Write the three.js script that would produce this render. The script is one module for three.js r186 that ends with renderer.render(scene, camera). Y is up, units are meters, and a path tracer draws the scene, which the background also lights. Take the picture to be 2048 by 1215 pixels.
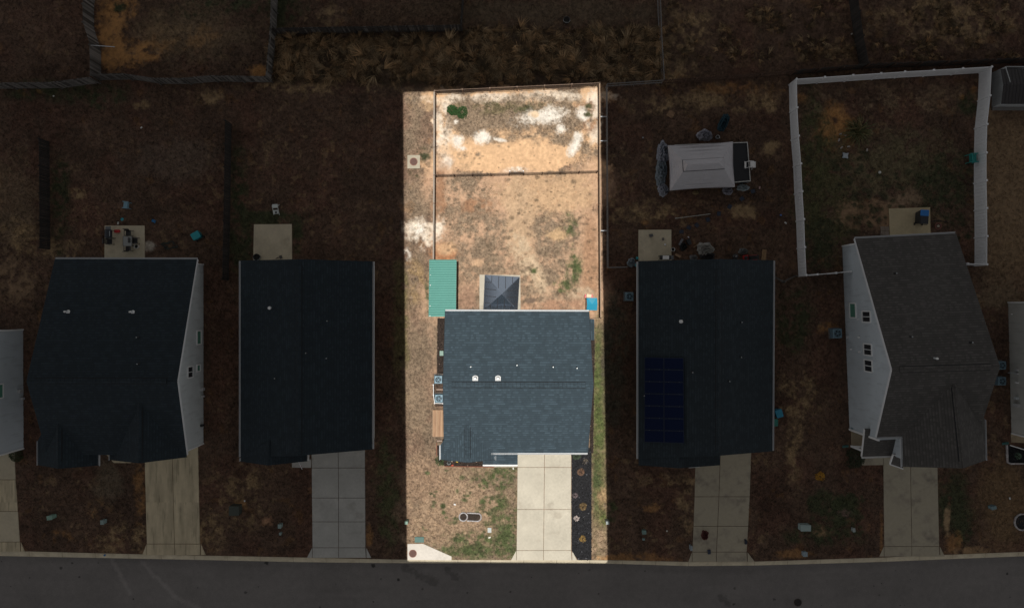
import * as THREE from 'three';
import { mergeGeometries } from 'three/addons/utils/BufferGeometryUtils.js';
import { RoundedBoxGeometry } from 'three/addons/geometries/RoundedBoxGeometry.js';

// ---------------------------------------------------------------- camera, sky, sun, exposure
const scene = new THREE.Scene();
const FOCAL = 1365, ALT = 62;                        // the drone hangs 62 m up and looks straight down
const camera = new THREE.PerspectiveCamera(2 * Math.atan(607.5 / FOCAL) * 180 / Math.PI, 1024 / 607, 0.5, 900);
camera.position.set(0, ALT, 0); camera.up.set(0, 0, -1); camera.lookAt(0, 0, 0);
scene.add(camera);
const renderer = new THREE.WebGLRenderer({ antialias: true });
renderer.toneMapping = THREE.LinearToneMapping;
renderer.toneMappingExposure = 1.0;
renderer.shadowMap.enabled = true;
{ // dim late-day sky, even all round, brighter towards the horizon
  const W = 128, Hh = 64, d = new Float32Array(W * Hh * 4);
  for (let j = 0; j < Hh; j++) for (let i = 0; i < W; i++) {
    const y = Math.max(0, Math.sin(((j + 0.5) / Hh - 0.5) * Math.PI)), k = 0.10 + 0.58 * (1 - y) ** 3, o = (j * W + i) * 4;
    d[o] = k; d[o + 1] = k; d[o + 2] = k * 1.02; d[o + 3] = 1;
  }
  const t = new THREE.DataTexture(d, W, Hh, THREE.RGBAFormat, THREE.FloatType);
  t.mapping = THREE.EquirectangularReflectionMapping; t.magFilter = t.minFilter = THREE.LinearFilter; t.needsUpdate = true;
  scene.background = t; scene.environment = t;
}
const sun = new THREE.DirectionalLight(new THREE.Color().setRGB(1, 0.965, 0.91), 3.4);
sun.position.set(0, 420, 0); sun.target.position.set(0, 0, 0); sun.castShadow = true;
sun.shadow.radius = 0.06; sun.shadow.mapSize.set(4096, 4096);
Object.assign(sun.shadow.camera, { left: -60, right: 60, top: 45, bottom: -45, near: 5, far: 450 });
scene.add(sun, sun.target);

// ---------------------------------------------------------------- helpers
const V = (x, y, z) => new THREE.Vector3(x, y, z);
const P = (px, py, h = 0) => V((px - 1024) / FOCAL * (ALT - h), h, (py - 607.5) / FOCAL * (ALT - h));   // photo point at height h -> metres
const PM = FOCAL / ALT;                              // photo pixels per metre on the ground
const rng = (s) => () => { s |= 0; s = s + 0x6D2B79F5 | 0; let t = Math.imul(s ^ s >>> 15, 1 | s); t = t + Math.imul(t ^ t >>> 7, 61 | t) ^ t; return ((t ^ t >>> 14) >>> 0) / 4294967296; };
const sstep = (a, b, x) => { const t = Math.min(1, Math.max(0, (x - a) / (b - a))); return t * t * (3 - 2 * t); };
const HT = new Float32Array(65536); { const r = rng(11); for (let i = 0; i < 65536; i++) HT[i] = r(); }
const lat = (i, j) => HT[(Math.imul(i, 73) + Math.imul(j, 12289) + (Math.imul(i, j) & 1023) * 7) & 65535];
function vn(x, y) { const i = Math.floor(x), j = Math.floor(y), u = x - i, v = y - j, a = u * u * (3 - 2 * u), b = v * v * (3 - 2 * v); const p = lat(i, j), q = lat(i + 1, j), r = lat(i, j + 1), s = lat(i + 1, j + 1); return p + (q - p) * a + (r - p + (p - q - r + s) * a) * b; }
const fbm = (x, y, o = 4) => { let s = 0, a = 0.5, t = 0; for (let k = 0; k < o; k++) { s += a * vn(x, y); t += a; x = x * 2.03 + 17.1; y = y * 2.03 + 5.3; a *= 0.5; } return s / t; };
const enc = (l) => { l = Math.min(1, Math.max(0, l)); return 255 * (l <= 0.0031308 ? l * 12.92 : 1.055 * l ** (1 / 2.4) - 0.055); };
function tex(n, fn, srgb = true, m = n) {              // fn(i,j) -> [r,g,b] linear, or grey
  const d = new Uint8Array(n * m * 4);
  for (let j = 0; j < m; j++) for (let i = 0; i < n; i++) { let c = fn(i, j); if (!Array.isArray(c)) c = [c, c, c]; const o = (j * n + i) * 4; for (let k = 0; k < 3; k++) d[o + k] = srgb ? enc(c[k]) : Math.min(255, Math.max(0, c[k] * 255)); d[o + 3] = 255; }
  const t = new THREE.DataTexture(d, n, m, THREE.RGBAFormat); t.magFilter = THREE.LinearFilter; t.minFilter = THREE.LinearMipmapLinearFilter; t.generateMipmaps = true;
  t.wrapS = t.wrapT = THREE.RepeatWrapping; if (srgb) t.colorSpace = THREE.SRGBColorSpace; t.needsUpdate = true; return t;
}
const rep = (t, sx, sy = sx) => { t.repeat.set(1 / sx, 1 / sy); return t; };      // texture covers sx metres
const tfbm = (i, j, n, f, o = 4) => {                  // tileable noise over an n-pixel tile with f cells
  const x = i / n * f, y = j / n * f, u = i / n, v = j / n;
  return (fbm(x, y, o) * (1 - u) + fbm(x - f, y, o) * u) * (1 - v) + (fbm(x, y - f, o) * (1 - u) + fbm(x - f, y - f, o) * u) * v;
};
const col = (a) => new THREE.Color().setRGB(...a);
const M = (c, rough = 0.85, o = {}) => new THREE.MeshStandardMaterial({ color: col(c), roughness: rough, side: THREE.DoubleSide, ...o });

// things, parts, offsets
const OFF = new Map(), taken = new Map();
function numbered(n) { const k = taken.get(n) || 0; taken.set(n, k + 1); return k ? n + '_' + String(k).padStart(3, '0') : n; }
function thing(name, label, category, at, group) {
  const g = new THREE.Group(); g.name = numbered(name); g.position.copy(at); OFF.set(g, at.clone()); g.userData = { label, category };
  if (group) g.userData.group = group; scene.add(g); return g;
}
function structure(name, at = V(0, 0, 0)) { const g = new THREE.Group(); g.name = numbered(name); g.position.copy(at); OFF.set(g, at.clone()); g.userData = { kind: 'structure' }; scene.add(g); return g; }
function part(name, geo, mat, parent, label) {         // geo is given in world metres
  if (Array.isArray(geo)) geo = geo.length > 1 ? mergeGeometries(geo.map((g) => g.index ? g.toNonIndexed() : g)) : geo[0];
  const o = OFF.get(parent) || V(0, 0, 0); geo.translate(-o.x, -o.y, -o.z);
  const m = new THREE.Mesh(geo, mat); m.name = name; m.castShadow = m.receiveShadow = true; OFF.set(m, o);
  if (label) m.userData.label = label; parent.add(m); return m;
}
function sharedPart(name, geo, mat, parent, at, ry = 0) { // shared geometry, placed
  const o = OFF.get(parent), m = new THREE.Mesh(geo, mat); m.name = name; m.position.set(at.x - o.x, at.y - o.y, at.z - o.z); m.rotation.y = ry; m.castShadow = m.receiveShadow = true; parent.add(m); return m;
}
function solo(name, label, category, geo, mat, at, group) { // one-mesh thing
  if (Array.isArray(geo)) geo = geo.length > 1 ? mergeGeometries(geo.map((g) => g.index ? g.toNonIndexed() : g)) : geo[0];
  geo.translate(-at.x, -at.y, -at.z); const m = new THREE.Mesh(geo, mat); m.name = numbered(name); m.position.copy(at); m.castShadow = m.receiveShadow = true; m.userData = { label, category };
  if (group) m.userData.group = group; OFF.set(m, at.clone()); scene.add(m); return m;
}
// geometry
function newell(p) { const n = V(0, 0, 0); p.forEach((a, i) => { const b = p[(i + 1) % p.length]; n.x += (a.y - b.y) * (a.z + b.z); n.y += (a.z - b.z) * (a.x + b.x); n.z += (a.x - b.x) * (a.y + b.y); }); return n.normalize(); }
function raw(tri, uv) { const g = new THREE.BufferGeometry(); g.setAttribute('position', new THREE.Float32BufferAttribute(tri, 3)); g.setAttribute('uv', new THREE.Float32BufferAttribute(uv, 2)); g.computeVertexNormals(); return g; }
function prism(pts, t, up = null) {                    // flat polygon with thickness t behind its face; `up`: rough outward direction
  let n = newell(pts); pts = pts.slice(); if (up && n.dot(up) < 0) { pts.reverse(); n.negate(); }
  let u = V(0, 1, 0).cross(n); if (u.length() < 0.05) u = V(1, 0, 0); u.normalize(); const v = n.clone().cross(u);
  const f = pts.map((p) => new THREE.Vector2(p.dot(u), p.dot(v))), tris = THREE.ShapeUtils.triangulateShape(f, []), pos = [], uv = [];
  const b = pts.map((p) => p.clone().addScaledVector(n, -t));
  const add = (p, s) => { pos.push(p.x, p.y, p.z); uv.push(s.x, s.y); };
  for (const [i, j, k] of tris) { for (const q of [i, j, k]) add(pts[q], f[q]); for (const q of [k, j, i]) add(b[q], f[q]); }
  pts.forEach((p, i) => { const j = (i + 1) % pts.length, L = p.distanceTo(pts[j]), A = new THREE.Vector2(0, 0), B = new THREE.Vector2(L, 0), C = new THREE.Vector2(L, t), D = new THREE.Vector2(0, t); add(p, A); add(b[i], D); add(b[j], C); add(p, A); add(b[j], C); add(pts[j], B); });
  return raw(pos, uv);
}
const slab = (pxs, top, t = 0.12) => prism(pxs.map(([x, y]) => P(x, y).setY(top)), t, V(0, 1, 0));
function bar(a, b, w, h = w, lift = 0) {               // box from a to b
  const d = b.clone().sub(a), L = d.length(), g = new THREE.BoxGeometry(w, h, L); g.translate(0, lift, 0);
  const m = new THREE.Matrix4().lookAt(b, a, Math.abs(d.y) > 0.98 * L ? V(0, 0, 1) : V(0, 1, 0)); g.applyMatrix4(m); g.translate((a.x + b.x) / 2, (a.y + b.y) / 2, (a.z + b.z) / 2); return g.toNonIndexed();
}
function cyl(a, b, r, n = 10, r2 = r) { const d = b.clone().sub(a), L = d.length(), g = new THREE.CylinderGeometry(r2, r, L, n); g.applyQuaternion(new THREE.Quaternion().setFromUnitVectors(V(0, 1, 0), d.normalize())); g.translate((a.x + b.x) / 2, (a.y + b.y) / 2, (a.z + b.z) / 2); return g.toNonIndexed(); }
function box(c, w, h, d, ry = 0, r = 0) { const g = r ? new RoundedBoxGeometry(w, h, d, 2, r) : new THREE.BoxGeometry(w, h, d); g.translate(0, h / 2, 0); g.rotateY(ry); g.translate(c.x, c.y, c.z); return g.index ? g.toNonIndexed() : g; }
function ring(c, r, R, h, n = 28) { const g = new THREE.LatheGeometry([[r, 0], [R, 0], [R, h], [r, h], [r, 0]].map(([x, y]) => new THREE.Vector2(x, y)), n); g.translate(c.x, c.y, c.z); const o = g.toNonIndexed(); o.computeVertexNormals(); return o; }
function disc(c, r, h, n = 24, bev = 0.01) { const g = new THREE.LatheGeometry([[0.0001, h], [r - bev, h], [r, h - bev], [r, 0]].map(([x, y]) => new THREE.Vector2(x, y)), n); g.translate(c.x, c.y, c.z); return g.toNonIndexed(); }

// ---------------------------------------------------------------- procedural textures
const RS = rng(5);
const shingleMap = (() => { // 4.4 m tile, courses of 0.22 m, laminated tabs, shade line painted under each course edge
  const n = 1024, rows = 20, cols = 512, tabs = [];
  for (let r = 0; r < rows; r++) { const a = new Float32Array(n); let x = 0, off = Math.floor(RS() * n); while (x < n) { const w = 30 + Math.floor(RS() * 50), v = RS() < 0.34 ? 0.76 + RS() * 0.16 : 0.54 + RS() * 0.14; for (let k = 0; k < w && x < n; k++, x++) a[(x + off) % n] = v; } tabs.push(a); }
  const g = rng(9);
  return rep(tex(n, (i, j) => { const r = Math.min(rows - 1, Math.floor(j / n * rows)), f = j / n * rows - r; let v = tabs[r][i]; v = f < 0.42 ? v : 0.58 + (v - 0.58) * 0.35; if (f > 0.76) v *= 0.76; v *= 0.9 + 0.2 * tfbm(i, j, n, 9, 3); v *= 0.8 + 0.4 * g(); return v * 0.92; }), 4.4);
})();
const concreteMap = rep(tex(512, (i, j) => { const a = tfbm(i, j, 512, 5, 5), b = tfbm(i + 90, j + 31, 512, 40, 2); let v = 0.72 + 0.34 * (a - 0.5) + 0.16 * (b - 0.5) + 0.06 * (HT[(i * 513 + j * 77) & 65535] - 0.5); const s = sstep(0.58, 0.85, tfbm(i + 300, j + 100, 512, 7, 5)); v *= 1 - 0.16 * s; return [v, v * (0.985 - 0.02 * s), v * (0.96 - 0.03 * s)]; }), 6);
const stainMap = rep(tex(512, (i, j) => { const b = tfbm(i, j, 512, 30, 3); let v = 0.70 + 0.16 * (b - 0.5) + 0.06 * (HT[(i * 513 + j * 77) & 65535] - 0.5); const q = sstep(0.5, 0.72, 0.7 * tfbm(i + 41, j + 70, 512, 4, 4) + 0.3 * tfbm(i, j + 9, 512, 14, 3)); v *= 1 - 0.4 * q; return [v, v * (0.985 - 0.01 * q), v * (0.95 + 0.04 * q)]; }), 5.3);
const streakMap = rep(tex(512, (i, j) => { // driveway slab darkened by tyre tracks and rain streaks along its length
  const a = fbm(i / 26, j / 150, 4), b = tfbm(i, j, 512, 26, 3); let v = 0.66 + 0.5 * (a - 0.5) + 0.2 * (b - 0.5); v *= 1 - 0.3 * sstep(0.6, 0.8, fbm(i / 9 + 40, j / 90, 3)); return [v, v * 0.965, v * 0.90]; }), 9);
const asphaltMap = (() => { // 100 m x 12.5 m: worn wheel paths, seams, spots, patches
  const W = 2048, Hh = 512, r = rng(44), spots = [...Array(150)].map(() => [r() * 100, r() * 12.5, 0.05 + 0.2 * r() * r(), 0.4 + 0.4 * r()]), grid = new Map(); for (const p of spots) { const k = Math.floor(p[0]); for (const q of [k - 1, k, k + 1]) { if (!grid.has(q)) grid.set(q, []); grid.get(q).push(p); } }
  const seg = (x, y, x0, y0, x1, y1) => { const dx = x1 - x0, dy = y1 - y0, t = Math.min(1, Math.max(0, ((x - x0) * dx + (y - y0) * dy) / (dx * dx + dy * dy))); return Math.hypot(x - x0 - t * dx, y - y0 - t * dy); };
  const t = tex(W, (i, j) => { const x = i / W * 100, y = j / Hh * 12.5; let v = 0.60 + 0.16 * (fbm(x / 3, y / 3, 5) - 0.5) + 0.12 * (fbm(x * 3, y * 3, 3) - 0.5) + 0.16 * (HT[(i * 7919 + j * 10473) & 65535] - 0.5); v *= 1 + 0.16 * (fbm(x / 9 + 4, y * 1.6, 3) - 0.5);
    for (const [a, b, c, d] of grid.get(Math.floor(x)) || []) { const q = Math.hypot(x - a, (y - b)) / c + 0.7 * (vn(x * 9, y * 9) - 0.5); if (q < 1) v *= 1 - d * sstep(1, 0.5, q); }
    const sm = Math.abs(y - 7.1 - 0.12 * Math.sin(x * 0.4) - 0.1 * vn(x, 3)); if (sm < 0.05 && vn(x * 0.7, 9) > 0.4) v *= 0.82;
    const sc = Math.min(seg(x, y, 16.3, 0.4, 19.5, 3.6), seg(x, y, 19.5, 3.6, 24, 5.6), seg(x, y, 13.6, 0.3, 15.2, 3.2)); if (sc < 0.32) v += 0.16 * sstep(0.32, 0.05, sc + 0.25 * (vn(x * 6, y * 6) - 0.5)); const dk = Math.min(seg(x, y, 40.3, 0.5, 43, 1.8), seg(x, y, 44, 0.6, 45, 1.4), seg(x, y, 69, 3, 69.6, 3.4)); if (dk < 0.5) v *= 1 - 0.3 * sstep(0.5, 0.1, dk + 0.5 * (vn(x * 4, y * 4) - 0.5)); v *= 1 - 0.14 * sstep(1.1, 0.5, y + 0.4 * vn(x / 2, 5));
    return [v, v * 0.985, v * 0.965]; }, true, Hh); t.repeat.set(1 / 100, 1 / 12.5); t.offset.set(0.5, 0); return t; })();
const woodMap = rep(tex(256, (i, j) => { const g = fbm(i / 5, j / 70, 4), s = 0.55 + 0.6 * (g - 0.4) + 0.2 * (HT[(i * 31 + j * 977) & 65535] - 0.5) * 0.5; return [s, s * 0.94, s * 0.88]; }), 1.2, 2.4);
const mulchMap = rep(tex(512, (i, j) => { const a = tfbm(i, j, 512, 60, 3), b = HT[(i * 61 + (j >> 1) * 977) & 65535], v = 0.25 + 1.1 * (a - 0.42) + 0.2 * b + (b > 0.985 ? 0.5 : 0); return v; }), 3);
const sidingBump = rep(tex(64, (i, j) => { const f = (j / 64 * 4) % 1; return f < 0.12 ? f / 0.12 : 1 - (f - 0.12) * 0.6; }, false), 0.5);
const sidingMap = rep(tex(256, (i, j) => { const v = 0.86 + 0.16 * (tfbm(i, j, 256, 6, 4) - 0.5) - 0.10 * sstep(0.55, 0.8, fbm(i / 12, j / 60 + 3, 3)); return [v, v, v * 0.985]; }), 5);
const fabricMap = rep(tex(256, (i, j) => 0.88 + 0.2 * (tfbm(i, j, 256, 6, 4) - 0.5) + 0.05 * (HT[(i * 13 + j * 769) & 65535] - 0.5)), 2);
const mottleMap = rep(tex(256, (i, j) => 0.75 + 0.4 * (tfbm(i, j, 256, 8, 4) - 0.5) + 0.12 * (HT[(i * 13 + j * 769) & 65535] - 0.5)), 1.2);

// ---------------------------------------------------------------- added unseen mask overhead, shaped to let the sun reach only the middle lot
{
  const s = new THREE.Shape([[-85, -65], [85, -65], [85, 65], [-85, 65]].map((p) => new THREE.Vector2(...p)));
  const q = [[806, 184], [868, 183], [869, 187], [1199.5, 171], [1215, 1126], [814, 1122]].map(([x, y]) => P(x, y)).map((p) => new THREE.Vector2(p.x, p.z));
  const h = new THREE.Path(), r = 0.28;
  q.forEach((p, i) => { const a = q[(i + q.length - 1) % q.length], b = q[(i + 1) % q.length], pa = p.clone().lerp(a, Math.min(0.3, r / p.distanceTo(a))), pb = p.clone().lerp(b, Math.min(0.3, r / p.distanceTo(b))); i ? h.lineTo(pa.x, pa.y) : h.moveTo(pa.x, pa.y); h.quadraticCurveTo(p.x, p.y, pb.x, pb.y); });
  h.closePath(); s.holes.push(h);
  const g = new THREE.ExtrudeGeometry(s, { depth: 1.5, bevelEnabled: false, curveSegments: 6 }); g.rotateX(Math.PI / 2); g.translate(0, 300, 0);
  const m = new THREE.Mesh(g, M([0.55, 0.55, 0.56], 1)); m.name = 'added_sun_mask'; m.castShadow = true; m.userData = { kind: 'structure', label: 'added unseen sheet above the camera, cut to let sun reach only the middle lot' }; scene.add(m);
}

// ---------------------------------------------------------------- ground colours: turf with the lit lot's brightness put in, straw, soil, sand, weeds
const GX0 = -10, GX1 = 2058, GY0 = -60, GY1 = 1140;     // photo-scale extent of the detailed sheet
const EXT = 150, GW = 2048, gsx = (GX1 - GX0 + 2 * EXT) / GW, GH = Math.round((GY1 - GY0 + 2 * EXT) / gsx), X0 = GX0 - EXT, Y0 = GY0 - EXT;
const gc = new Float32Array(GW * GH * 3), gg = new Float32Array(GW * GH);
const DIM_TURF = [0.142, 0.086, 0.057], LIT_TURF = [0.275, 0.200, 0.135], SAND = [0.75, 0.48, 0.275], PALE = [0.82, 0.70, 0.56], WHITE = [0.83, 0.76, 0.66], SOIL = [0.57, 0.365, 0.235], ORANGE = [0.46, 0.235, 0.085], RED = [0.36, 0.20, 0.115], STRAW = [0.33, 0.225, 0.12], GREEN = [0.085, 0.105, 0.04], DGREEN = [0.06, 0.065, 0.03], TAN = [0.24, 0.16, 0.09];
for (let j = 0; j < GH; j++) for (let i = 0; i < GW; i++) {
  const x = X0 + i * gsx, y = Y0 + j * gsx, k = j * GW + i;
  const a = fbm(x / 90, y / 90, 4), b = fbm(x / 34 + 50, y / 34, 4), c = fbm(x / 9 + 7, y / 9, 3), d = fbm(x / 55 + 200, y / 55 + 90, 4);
    const inn = sstep(-9, 9, Math.min(x - (806 + (y - 183) * 0.0085), 1200 + (y - 163) * 0.016 - x, y - 176, 1126 - y) + 14 * (b - 0.5));  // light painted in: the same turf turns brighter inside the lot outline
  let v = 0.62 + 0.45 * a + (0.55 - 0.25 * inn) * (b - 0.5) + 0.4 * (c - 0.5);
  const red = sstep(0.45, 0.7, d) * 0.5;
  for (let q = 0; q < 3; q++) { let base = DIM_TURF[q] + (LIT_TURF[q] - DIM_TURF[q]) * inn; base *= q === 0 ? 1 + red * 0.12 : 1 - red * 0.12; gc[k * 3 + q] = base * v; }
  gg[k] = 1;
  const st = sstep(0.64, 0.74, fbm(x / 13 + 31, y / 13 + 77, 3)) * 0.4 * sstep(0.45, 0.65, a);          // straw flecks
  const so = sstep(0.70, 0.78, fbm(x / 20 + 131, y / 20 + 7, 4)) * 0.6;                                // small bare spots
  for (let q = 0; q < 3; q++) { gc[k * 3 + q] += (STRAW[q] - gc[k * 3 + q]) * st; gc[k * 3 + q] += (ORANGE[q] * 0.6 - gc[k * 3 + q]) * so * 0.45; }
}
// cx cy rx ry in photo pixels; edge: raggedness; patch: how broken up; g: share of grass texture left
function paint(cx, cy, rx, ry, c, { rot = 0, edge = 0.85, patch = 0, op = 1, g = 0.35, fine = 1.3, soft = 0.45 } = {}) {
  const R = Math.max(rx, ry) * 1.7, cs = Math.cos(rot), sn = Math.sin(rot), i0 = Math.max(0, ((cx - R - X0) / gsx) | 0), i1 = Math.min(GW - 1, ((cx + R - X0) / gsx) | 0), j0 = Math.max(0, ((cy - R - Y0) / gsx) | 0), j1 = Math.min(GH - 1, ((cy + R - Y0) / gsx) | 0);
  for (let j = j0; j <= j1; j++) for (let i = i0; i <= i1; i++) {
    const x = X0 + i * gsx, y = Y0 + j * gsx, dx = x - cx, dy = y - cy, u = (dx * cs + dy * sn) / rx, v = (-dx * sn + dy * cs) / ry; let d = Math.hypot(u, v); if (d > 1.7) continue;
    d += edge * 1.5 * (fbm(x / 24 + cx, y / 24 + cy, 3) - 0.5) + edge * 0.9 * (fbm(x / 6 * fine, y / 6 * fine + 9, 3) - 0.5);
    let a = op * sstep(1 + soft, 1 - soft, d); if (a <= 0) continue;
    if (patch) a *= sstep(patch - 0.13, patch + 0.13, 0.55 * fbm(x / 20 + cx * 3, y / 20 + 40, 4) + 0.45 * fbm(x / 7 + cx, y / 7, 4));
    const k = j * GW + i, m = 0.86 + 0.28 * vn(x / 5, y / 5); for (let q = 0; q < 3; q++) gc[k * 3 + q] += (c[q] * m - gc[k * 3 + q]) * a; gg[k] += (g - gg[k]) * a;
  }
}
const T = { edge: 0.7, g: 1 };
// --- middle lot, back pen
paint(1033, 262, 165, 90, SAND, { edge: 0.12, g: 0.12, soft: 0.04 }); paint(880, 190, 30, 22, SAND, { g: 0.1 }); paint(1185, 190, 30, 22, SAND, { g: 0.1 }); paint(880, 335, 30, 20, SAND, { g: 0.1 }); paint(1185, 335, 30, 20, SAND, { g: 0.1 });
paint(887, 262, 17, 85, PALE, { g: 0.15, patch: 0.34 }); paint(960, 198, 95, 10, PALE, { g: 0.15, patch: 0.30 }); paint(1110, 193, 85, 11, PALE, { g: 0.15, patch: 0.34 }); paint(1184, 230, 14, 62, PALE, { g: 0.15, patch: 0.38 }); paint(884, 250, 10, 40, SAND, { patch: 0.5 });
paint(1020, 232, 125, 40, LIT_TURF, { ...T, edge: 0.55 }); paint(1130, 240, 50, 42, LIT_TURF, T); paint(930, 240, 32, 40, LIT_TURF, T); paint(1165, 310, 25, 32, LIT_TURF, { ...T, patch: 0.42 }); paint(1050, 278, 110, 14, LIT_TURF, { ...T, patch: 0.45 }); paint(1010, 215, 110, 14, [0.17, 0.135, 0.075], { ...T, patch: 0.5 });
paint(1020, 310, 125, 26, SAND, { edge: 0.5, g: 0.1 }); paint(940, 305, 35, 30, SAND, { edge: 0.5, g: 0.1 }); paint(1170, 215, 22, 12, RED, { patch: 0.5 }); paint(1180, 245, 14, 18, RED, { patch: 0.45 });
for (const [x, y, a, b, r] of [[1075, 232, 40, 15, -0.12], [968, 274, 17, 11, 0], [914, 284, 10, 12, 0], [926, 296, 6, 4, 0], [1122, 255, 9, 10, 0], [1163, 226, 11, 10, 0], [1150, 288, 8, 18, 0.5], [1156, 272, 7, 7, 0], [1032, 341, 20, 7, 0], [911, 243, 4, 4, 0], [1000, 279, 10, 3, 0.2], [895, 325, 12, 12, 0]]) paint(x, y, a, b, WHITE, { rot: r, edge: 1.0, g: 0.2, soft: 0.65, fine: 2.2 });
paint(1070, 228, 9, 6, [0.8, 0.6, 0.4], { g: 0.1 }); paint(940, 335, 30, 8, SAND, { g: 0.1 }); paint(918, 306, 12, 10, LIT_TURF, { ...T, patch: 0.5 }); paint(950, 308, 12, 8, LIT_TURF, { ...T, patch: 0.55 });
for (const [x, y] of [[1062, 208], [1035, 218], [1050, 214], [1180, 212], [1176, 225], [990, 210]]) paint(x, y, 10, 6, [0.1, 0.1, 0.045], { ...T, patch: 0.5 });
// --- middle lot, yard behind the house
paint(1033, 485, 172, 145, SOIL, { edge: 0.12, g: 0.22, soft: 0.05, op: 0.94 }); for (const [x, y] of [[885, 370], [1180, 370], [885, 600], [1180, 600]]) paint(x, y, 45, 45, SOIL, { edge: 0.3, g: 0.22, op: 0.9 });
paint(925, 395, 60, 48, LIT_TURF, { ...T, patch: 0.42 }); paint(960, 470, 75, 55, LIT_TURF, { ...T, patch: 0.46 }); paint(950, 525, 80, 45, LIT_TURF, { ...T, patch: 0.42 }); paint(1105, 470, 55, 70, LIT_TURF, { ...T, patch: 0.42 }); paint(1090, 560, 70, 50, LIT_TURF, { ...T, patch: 0.46 }); paint(1010, 600, 130, 30, LIT_TURF, { ...T, patch: 0.52 });
paint(1100, 385, 95, 42, [0.56, 0.37, 0.22], { edge: 0.6, g: 0.3 }); paint(1040, 440, 28, 80, [0.54, 0.37, 0.23], { edge: 0.6, g: 0.3, patch: 0.36 }); paint(1055, 520, 18, 60, [0.56, 0.42, 0.28], { rot: -0.5, g: 0.3, patch: 0.4 }); paint(955, 410, 40, 14, RED, { patch: 0.5 }); paint(1112, 470, 22, 12, [0.55, 0.37, 0.21], { g: 0.3 });
paint(1180, 520, 16, 95, [0.42, 0.25, 0.15], { edge: 0.35, g: 0.35 }); paint(878, 400, 12, 60, RED, { patch: 0.40 }); paint(935, 590, 20, 32, [0.36, 0.225, 0.15], { g: 0.4 }); paint(885, 505, 25, 16, [0.42, 0.2, 0.1], { g: 0.3 }); paint(893, 495, 18, 12, [0.6, 0.38, 0.22], { g: 0.3 }); paint(1110, 612, 60, 12, [0.42, 0.25, 0.16], { patch: 0.42 });
paint(878, 457, 14, 22, PALE, { patch: 0.42, g: 0.2 }); paint(955, 525, 10, 8, [0.56, 0.37, 0.23], {}); paint(1160, 590, 25, 14, [0.5, 0.37, 0.25], { patch: 0.45 }); paint(1060, 600, 10, 4, [0.2, 0.14, 0.1], { patch: 0.4 });
for (const [x, y, a, b] of [[1143, 460, 17, 25], [1150, 530, 13, 45], [1135, 555, 18, 30], [1118, 568, 14, 14], [1065, 540, 8, 6], [1135, 430, 10, 12], [1152, 545, 7, 22]]) paint(x, y, a, b, [0.105, 0.12, 0.05], { ...T, patch: 0.52 });
for (const [x, y, a, b] of [[1150, 538, 9, 14], [1134, 572, 10, 12], [1066, 542, 5, 4]]) paint(x, y, a, b, GREEN, { ...T, patch: 0.48 });
for (let i = 0; i < 260; i++) { const x = 876 + RS() * 316, y = 352 + RS() * 262, q = RS(); paint(x, y, 1.2 + 4.5 * q * q, 1 + 3 * q * q, [0.15, 0.11, 0.07], { ...T, op: 0.35 + 0.35 * RS() }); } for (let i = 0; i < 90; i++) { const x = 880 + RS() * 310, y = 190 + RS() * 150; paint(x, y, 1.2 + RS() * 2, 1 + RS() * 1.6, [0.2, 0.14, 0.09], { ...T, op: 0.5 }); }
// --- middle lot, left strip
paint(838, 460, 28, 20, PALE, { patch: 0.46, g: 0.5, op: 0.85 }); paint(836, 458, 24, 15, WHITE, { patch: 0.54, g: 0.3, edge: 1.2 }); paint(848, 482, 18, 16, PALE, { patch: 0.5, g: 0.3 }); paint(815, 505, 8, 12, WHITE, { patch: 0.5 }); paint(830, 560, 20, 50, STRAW, { ...T, patch: 0.5 }); paint(848, 205, 16, 14, [0.5, 0.34, 0.2], { patch: 0.45 }); paint(852, 313, 8, 9, [0.5, 0.33, 0.22], { patch: 0.45 }); paint(855, 365, 9, 8, [0.52, 0.32, 0.2], { patch: 0.45 });
paint(845, 305, 15, 15, DGREEN, { ...T, patch: 0.52 }); paint(830, 345, 14, 8, DGREEN, { ...T, patch: 0.5 }); paint(862, 700, 10, 60, [0.36, 0.24, 0.16], { patch: 0.45 }); paint(835, 760, 30, 110, [0.25, 0.18, 0.12], { ...T, op: 0.6 }); paint(880, 870, 18, 45, [0.2, 0.145, 0.1], { ...T }); paint(868, 920, 22, 20, [0.18, 0.13, 0.09], { ...T, op: 0.8 }); paint(855, 590, 6, 30, [0.12, 0.12, 0.06], { ...T, patch: 0.5 });
// --- middle lot, front lawn and right strip
paint(915, 1020, 100, 85, [0.335, 0.232, 0.15], { ...T, op: 0.9 }); paint(850, 960, 40, 50, [0.32, 0.215, 0.14], { ...T, op: 0.8 }); paint(930, 995, 60, 30, [0.38, 0.265, 0.175], { ...T, patch: 0.5 });
for (const [x, y, a, b, p] of [[960, 1088, 60, 26, 0.47], [1010, 1060, 26, 50, 0.48], [985, 965, 45, 30, 0.55], [1000, 1000, 35, 30, 0.56], [945, 1100, 40, 14, 0.46], [860, 1092, 12, 8, 0.45], [880, 1104, 14, 6, 0.5], [1005, 940, 30, 10, 0.52], [905, 1045, 10, 5, 0.4], [887, 1024, 6, 5, 0.3], [885, 1011, 5, 5, 0.3], [940, 1065, 25, 12, 0.54], [1020, 1095, 14, 18, 0.5], [975, 1045, 14, 8, 0.5], [965, 1002, 8, 7, 0.4], [935, 990, 6, 4, 0.4]]) paint(x, y, a, b, GREEN, { ...T, patch: p, edge: 0.9 });
for (let i = 0; i < 60; i++) paint(840 + RS() * 190, 940 + RS() * 175, 2 + RS() * 4, 2 + RS() * 3, [0.09, 0.105, 0.045], { ...T, op: 0.8 });
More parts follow.
